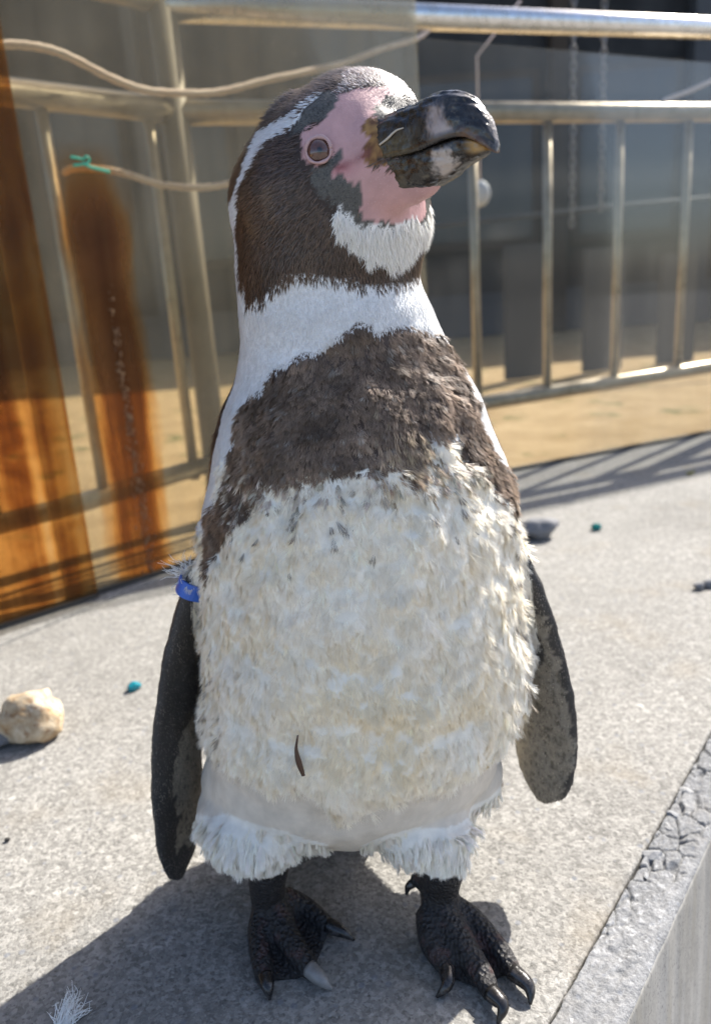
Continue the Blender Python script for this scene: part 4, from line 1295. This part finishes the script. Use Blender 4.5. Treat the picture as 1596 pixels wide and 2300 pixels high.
bill = empty('bill', tuple(B0), None, None); bill.parent = penguin; bill.location = Vector(B0) - penguin.location

def blend(c, d, f): return np.array(c) * (1 - f) + np.array(d) * f
def sm(a, b, x):
    t = min(max((x - a) / (b - a), 0), 1); return t * t * (3 - 2 * t)
def streaks(s, v, y, o):
    return mnoise.noise(Vector((s * 260, v * 3.2, y * 2 + o))) + .7 * mnoise.noise(Vector((s * 620, v * 12, y * 6 + o))) + .5 * mnoise.noise(Vector((s * 1500, v * 30, y * 14 + o)))
def horn(c, s, v, y, o):
    k = mnoise.noise(Vector((s * 180 + v * 2.0, v * 9, y * 4 + o + 20))) + .6 * mnoise.noise(Vector((s * 700, v * 22, y * 9 + o)))
    return blend(c, (.15, .125, .085), sm(.42, .8, k) * .5)
def up_col(s, v, y):
    c = horn(np.array([.014, .013, .014]), s, v, y, 3)
    q = streaks(s, v, y, 0)
    wv = sm(.050, .057, s + .008 * v + .003 * q) * (1 - sm(.064, .071, s + .016 * v + .003 * q)) * (1 - sm(.60, .80, v + .1 * q)) * sm(.06, .2, v)
    c = blend(c, (.42, .345, .32), wv * .88)
    ch = (1 - sm(.030, .048, s + .006 * q)) * (1 - sm(.30, .50, v + .12 * q)) * (.6 + .6 * q)
    c = blend(c, (.13, .105, .055), ch * .9)
    c = blend(c, (.30, .16, .05), (1 - sm(.000, .012, s + .004 * q)) * (1 - sm(.2, .45, v)) * .75)
    ti = sm(.066, .072, s) * (1 - sm(.15, .3, v)) * .5
    return blend(c, (.16, .075, .04), ti)
def lo_col(s, v, y):
    v = abs(v)
    c = horn(np.array([.017, .015, .014]), s, v, y, 9)
    q = streaks(s, v, y, 8)
    wv = sm(.049, .055, s + .003 * q) * (1 - sm(.059, .063, s - .004 * v + .003 * q)) * sm(.10, .30, v + .1 * q) * (1 - sm(.86, .98, v))
    c = blend(c, (.50, .44, .40), wv * .90)
    ch = (1 - sm(.024, .036, s + .005 * q))
    c = blend(c, (.105, .085, .045), ch * (.55 + .5 * q))
    c = blend(c, (.40, .215, .06), (1 - sm(.004, .018, s + .004 * q)) * sm(.15, .6, v) * .85)
    tp = sm(.069, .076, s) * (1 - sm(.5, .9, v))
    return blend(c, (.42, .26, .09), tp * .9)
bill_half('upper_mandible', [(-.012, .0205, .0175, 0), (.000, .0225, .0172, 0), (.012, .0235, .0158, 0), (.026, .0250, .0142, .0), (.040, .0262, .0130, 0), (.052, .0256, .0122, .0012), (.062, .0228, .0110, .0026),
                             (.070, .0190, .0094, .0022), (.0765, .0150, .0076, -.0005), (.0815, .0105, .0054, -.0040), (.0842, .0058, .0030, -.0066), (.0850, .0015, .0010, -.0070)], True, up_col)
bill_half('lower_mandible', [(-.012, .0175, .0160, -.0006), (.000, .0190, .0160, -.0006), (.014, .0192, .0148, -.0006), (.030, .0180, .0128, -.0006), (.044, .0168, .0116, -.0004), (.055, .0150, .0105, .0008), (.064, .0124, .0092, .0016),
                             (.071, .0096, .0076, .0010), (.0760, .0068, .0056, -.0010), (.0790, .0036, .0034, -.0028), (.0798, .0010, .0010, -.0045)], False, lo_col)
# nostril slit with a pale hair stuck to it
V, Fc = tube_geo([B0 + D_ * s + UP_ * z_ - LAT_ * w_ for s, z_, w_ in ((.018, .0070, .0155), (.0235, .0090, .0149), (.029, .0120, .0136), (.034, .0125, .0128))], [.0005, .0006, .0005, .0003], seg=6, n=16)
MAT_HAIR = NT('pale_hair').set(color=(.55, .50, .42), rough=.5).mat
mesh_obj('stuck_hair', V, Fc, MAT_HAIR, bill)

# ------------------------------------------------------------------ eyes
def eye(center, nrm_, gaze):
    c = np.array(center) - np.array(nrm_) * .0052
    e = empty('eye', tuple(c), None, None); e.parent = penguin; e.location = Vector(c) - penguin.location
    g = Vector(gaze).normalized(); R = g.to_track_quat('Z', 'Y').to_matrix()
    V, Fc = ellipsoid_geo((0, 0, 0), (.0080, .0080, .0080), 32, 28)
    V = [R @ Vector(v) for v in V]
    V = [np.array(v) + c for v in V]
    o = mesh_obj('eyeball', V, Fc, MAT_EYE, e)
    cols = []
    for v in V:
        ang = math.acos(max(-1, min(1, float(np.dot((v - c) / .0080, np.array(g))))))
        t = math.degrees(ang)
        nz = mnoise.noise(Vector(v * 900)) * .25
        cl = blend((.004, .003, .003), blend((.060, .022, .015), (.12, .050, .034), .5 + nz * 2), sm(11, 14, t))
        cl = blend(cl, (.07, .03, .025), sm(48, 58, t))
        cols.append(np.append(np.clip(cl, 0, 1), 1))
    a = o.data.color_attributes.new('Col', 'FLOAT_COLOR', 'POINT'); a.data.foreach_set('color', np.array(cols).ravel().astype(np.float32))
    # eyelid: fleshy ring
    u = Vector(nrm_).normalized(); Q = u.to_track_quat('Z', 'Y').to_matrix()
    pts, rad = [], []
    for k in range(41):
        a_ = 2 * math.pi * k / 40
        q = Q @ Vector(((.0068 * math.cos(a_)), .0071 * math.sin(a_), .0054 + .0006 * math.sin(3 * a_)))
        pts.append(np.array(q) + c); rad.append(.00085 + .0004 * max(0, math.sin(a_)) + .0002 * math.sin(5 * a_ + 1))
    V, Fc = tube_geo(pts, rad, seg=10)
    mesh_obj('eyelid', V, Fc, MAT_LID, e)
m = NT('eye_brown'); m.set(color=m.attr('Col').outputs['Color'], rough=.06, spec=.6)
m.bsdf.inputs['Coat Weight'].default_value = .6; MAT_EYE = m.mat
m = NT('eyelid_skin'); m.set(color=m.mix(m.noise(700, 3), (.40, .25, .245), (.56, .38, .37)), rough=.5); m.bump(m.noise(900, 3), .5, .0006); MAT_LID = m.mat
EYE = np.array([-.0063, -.0474, .5562]); EYEN = nrm([-.10, -.95, .22])
eye(EYE, EYEN, nrm([.02, -.97, .10]))
def mirror(v, point=True):
    w = np.array(v) - (HEADC if point else 0); s = np.dot(w, LAT_)
    return np.array(v) - 2 * s * LAT_
bv2 = BVHTree.FromPolygons([tuple(c_) for c_ in co], [tuple(p.vertices) for p in body_me.polygons])
mp = mirror(EYE); mn_ = mirror(EYEN, False)
h = bv2.find_nearest(Vector(mp))
eye(np.array(h[0]), mn_, mn_)

# ------------------------------------------------------------------ claws, band, loose down
m = NT('claw_horn'); cl = m.noise(150, 4, .6)
m.set(color=m.mix(m.ramp(cl, [(.5, 0), (.75, 1)]), (.014, .013, .013), (.10, .09, .085)), rough=.25, spec=.5); m.bump(m.noise(300, 3), .3, .0008); MAT_CLAW = m.mat
m = NT('claw_pale'); m.set(color=m.mix(m.noise(130, 4), (.06, .06, .06), (.36, .34, .32)), rough=.35); MAT_CLAWP = m.mat
for ft in (FOOT_R, FOOT_L):
    for i, c_ in enumerate(ft['claws']):
        r0 = .0058 if i < 3 else .0036
        V, Fc = tube_geo(c_, [r0, r0 * .72, .0009], seg=12, n=12)
        o = mesh_obj('claw', V, Fc, MAT_CLAWP if (ft is FOOT_R and i == 1) else MAT_CLAW, penguin)
        if ft is FOOT_R and i == 1: o['label'] = 'worn pale claw of the middle toe'
m = NT('blue_plastic'); m.set(color=(.035, .13, .52), rough=.4, spec=.5); MAT_BAND = m.mat
def wing_band():
    cpt = np.array([-.1055, .0130, .290]); ax = nrm([-.40, -.02, -.9])
    ch = FLIP_R['chord'] - ax * np.dot(FLIP_R['chord'], ax); ch = nrm(ch); w = np.cross(ax, ch)
    V, Fc = [], []
    n = 48
    for k in range(n):
        a_ = 2 * math.pi * k / n
        d = ch * .0330 * math.cos(a_) + w * .0165 * math.sin(a_); dn_ = nrm(d)
        for o_, e in ((0, -.0055), (0, .0055), (.0016, .0055), (.0016, -.0055)):
            V.append(cpt + d + dn_ * o_ + ax * e)
    for k in range(n):
        for j in range(4):
            a = k * 4 + j; b = k * 4 + (j + 1) % 4; c_ = ((k + 1) % n) * 4 + (j + 1) % 4; d_ = ((k + 1) % n) * 4 + j
            Fc.append((a, d_, c_, b))
    o = mesh_obj('wing_band', V, Fc, MAT_BAND, penguin, smooth=False)
    o['label'] = 'bright blue plastic band round the flipper'
    return o
wing_band()
# white down caught at the shoulder
def curl_tuft(name, base, n, L, mat, parent, seed, spread=1.0, lean=(0, 0, 1), r=.00028, w0=.0):
    rr_ = random.Random(seed)
    parts = []
    for i in range(n):
        d = nrm(np.array(lean) + np.array([rr_.gauss(0, spread), rr_.gauss(0, spread), rr_.gauss(0, spread)]) * .6)
        b = nrm([rr_.gauss(0, 1), rr_.gauss(0, 1), rr_.gauss(0, 1)])
        l = L * rr_.uniform(.5, 1)
        p0 = np.array(base) + np.array([rr_.gauss(0, 1), rr_.gauss(0, 1), rr_.gauss(0, .6)]) * w0
        parts.append(tube_geo([p0, p0 + d * l * .4 + b * l * .1, p0 + d * l * .75 - b * l * .12, p0 + d * l + b * l * .15], [r * 1.2, r, r * .8, r * .4], seg=5, n=8))
    return mesh_obj(name, *merge_geo(parts), mat, parent)
MAT_DOWN = NT('white_down').set(color=(.78, .78, .76), rough=.7).mat
o = curl_tuft('down_tuft', (-.1165, -.004, .303), 46, .020, MAT_DOWN, penguin, 3, 1.1, (-.5, -.2, .45), w0=.002); o['kind'] = 'stuff'
curl = mesh_obj('dark_feather', *tube_geo([(-.0425, -.1075, .236), (-.0440, -.1095, .228), (-.0432, -.1095, .219), (-.0415, -.1080, .209)], [.0004, .0010, .0018, .0011], seg=8, n=18, flat=(np.array([0, 1, 0]), .3)), NT('dark_shaft').set(color=(.07, .035, .02), rough=.6).mat, penguin)
curl['label'] = 'single dark brown feather on the lower belly'

# ------------------------------------------------------------------ bring the bird to its real size
def grow_bird(o):
    for ch in o.children:
        ch.location = ch.location * GROW
        if ch.type == 'MESH': ch.data.transform(Matrix.Scale(GROW, 4))
        grow_bird(ch)
bpy.context.view_layer.update()
grow_bird(penguin)
penguin.location = Vector(np.array(penguin.location) * GROW + SHIFT)
base_shift = Vector((0, 0, -penguin.location.z))          # the Empty stands on the ground
penguin.location += base_shift
for ch in penguin.children: ch.location -= base_shift
# ------------------------------------------------------------------ small things lying on the ledge
m = NT('tan_rock')
c = m.mix(m.ramp(m.noise(55, 5, .65), [(.36, 0), (.62, 1)]), (.36, .25, .14), (.56, .47, .34))
c = m.mix(m.ramp(m.noise(130, 4, .6), [(.35, .7), (.45, 0)]), c, (.24, .12, .05))
m.set(color=c, rough=.8, spec=.3); m.bump(m.noise(120, 5, .65), .6, .003); MAT_TAN = m.mat
m = NT('grey_rock'); m.set(color=m.mix(m.noise(80, 4, .6), (.13, .13, .14), (.22, .22, .22)), rough=.9); m.bump(m.noise(120, 4, .6), .4, .003); MAT_GREYROCK = m.mat
def rock(name, loc, size, mat, seed, label, cat, rz=0, rough=.3, group=None, flat=.18):
    bm = bmesh.new(); bmesh.ops.create_icosphere(bm, subdivisions=4, radius=1)
    for v in bm.verts:
        d = v.co.normalized()
        k = 1 + rough * mnoise.noise(d * 1.1 + Vector((seed * 5.7, 0, 0))) + rough * .45 * mnoise.noise(d * 2.7 + Vector((0, seed * 2.3, 0))) + rough * .15 * mnoise.noise(d * 8 + Vector((0, 0, seed)))
        v.co = d * k
    for v in bm.verts:
        v.co = Vector((v.co.x * size[0], v.co.y * size[1], v.co.z * size[2]))
        v.co = Matrix.Rotation(rz, 3, 'Z') @ v.co
    zmin = min(v.co.z for v in bm.verts)
    cut = zmin + size[2] * flat
    for v in bm.verts:
        v.co.z = max(v.co.z, cut) - cut
        v.co += Vector(loc)
    o = bm_obj(name, bm, mat, None, smooth=True)
    return setp(o, label, cat, group)
rock('rock', (-.398, .310, 0), (.034, .028, .030), MAT_TAN, 3, 'rounded tan rock lying on the concrete at the far left', 'rock', rz=.2, rough=.38)
rock('rock', (-.432, .292, 0), (.014, .012, .010), MAT_GREYROCK, 8, 'small grey stone against the left side of the tan rock', 'rock')
rock('rock', (.352, .915, 0), (.034, .030, .022), MAT_GREYROCK, 5, 'smooth grey rock half hidden behind the right side of the penguin', 'rock', rough=.25)
rock('pebble', (.527, .607, 0), (.008, .007, .006), MAT_GREYROCK, 12, 'left one of two dark pebbles at the right edge of the picture', 'pebble', group='dark pebbles on the ledge')
rock('pebble', (.547, .612, 0), (.012, .008, .007), MAT_GREYROCK, 14, 'right one of two dark pebbles at the right edge of the picture', 'pebble', group='dark pebbles on the ledge')
rock('pebble', (-.353, .123, 0), (.0025, .002, .002), MAT_SEAL, 21, 'tiny black pebble at the left beside the flipper tip', 'pebble')

def glass_bead_mat(name, col):
    m = NT(name)
    b = m.bsdf
    m.set(color=col, rough=.06, spec=.6)
    b.inputs['Transmission Weight'].default_value = .55
    b.inputs['IOR'].default_value = 1.45
    return m.mat
rock('glass_pebble', (-.306, .408, 0), (.0095, .0065, .0060), glass_bead_mat('blue_glass', (.02, .36, .46)), 31, 'blue glass pebble on the concrete left of the flipper', 'glass pebble', rz=.6, rough=.22, group='coloured glass pebbles on the concrete')
rock('glass_pebble', (.472, .934, 0), (.0105, .008, .0075), glass_bead_mat('teal_glass', (.01, .26, .24)), 37, 'teal glass pebble on the concrete right of the penguin', 'glass pebble', rough=.18, group='coloured glass pebbles on the concrete')
m = NT('leaf_yellow'); m.set(color=(.30, .28, .05), rough=.6); MAT_LEAF = m.mat
def leaf(loc, L, w, rz):
    V, Fc = [], []
    n = 9
    for i in range(n):
        t = i / (n - 1)
        ww = w * math.sin(math.pi * min(max(t, .02), .98)) ** .8
        for s in (-1, 0, 1):
            p = Matrix.Rotation(rz, 3, 'Z') @ Vector(((t - .5) * L, s * ww, .0015 + .004 * abs(s) + .006 * (t - .5) ** 2 * 4))
            V.append((p.x + loc[0], p.y + loc[1], p.z))
    for i in range(n - 1):
        for s in range(2):
            a = i * 3 + s; Fc.append((a, a + 1, a + 4, a + 3))
    return mesh_obj('leaf', V, Fc, MAT_LEAF)
setp(leaf((.822, 1.305), .03, .006, .5), 'small yellow leaf lying in front of the right sheet', 'leaf')

# moulted white feather on the concrete
fe = empty('feather', (-.226, -.072, 0), 'small fluffy white feather lying in the shadow at the lower left', 'feather')
V, Fc = tube_geo([(-.232, -.086, .002), (-.229, -.078, .004), (-.226, -.066, .004), (-.222, -.058, .0025)], [.0005, .0006, .0005, .0002], seg=6, n=12)
mesh_obj('shaft', V, Fc, MAT_DOWN, fe)
v1 = curl_tuft('vane', (-.230, -.081, .003), 90, .024, MAT_DOWN, fe, 12, .55, (.25, .75, .30), r=.00030, w0=.0025)
v1['kind'] = 'stuff'
for v in v1.data.vertices: v.co.z = max(v.co.z, .0006)
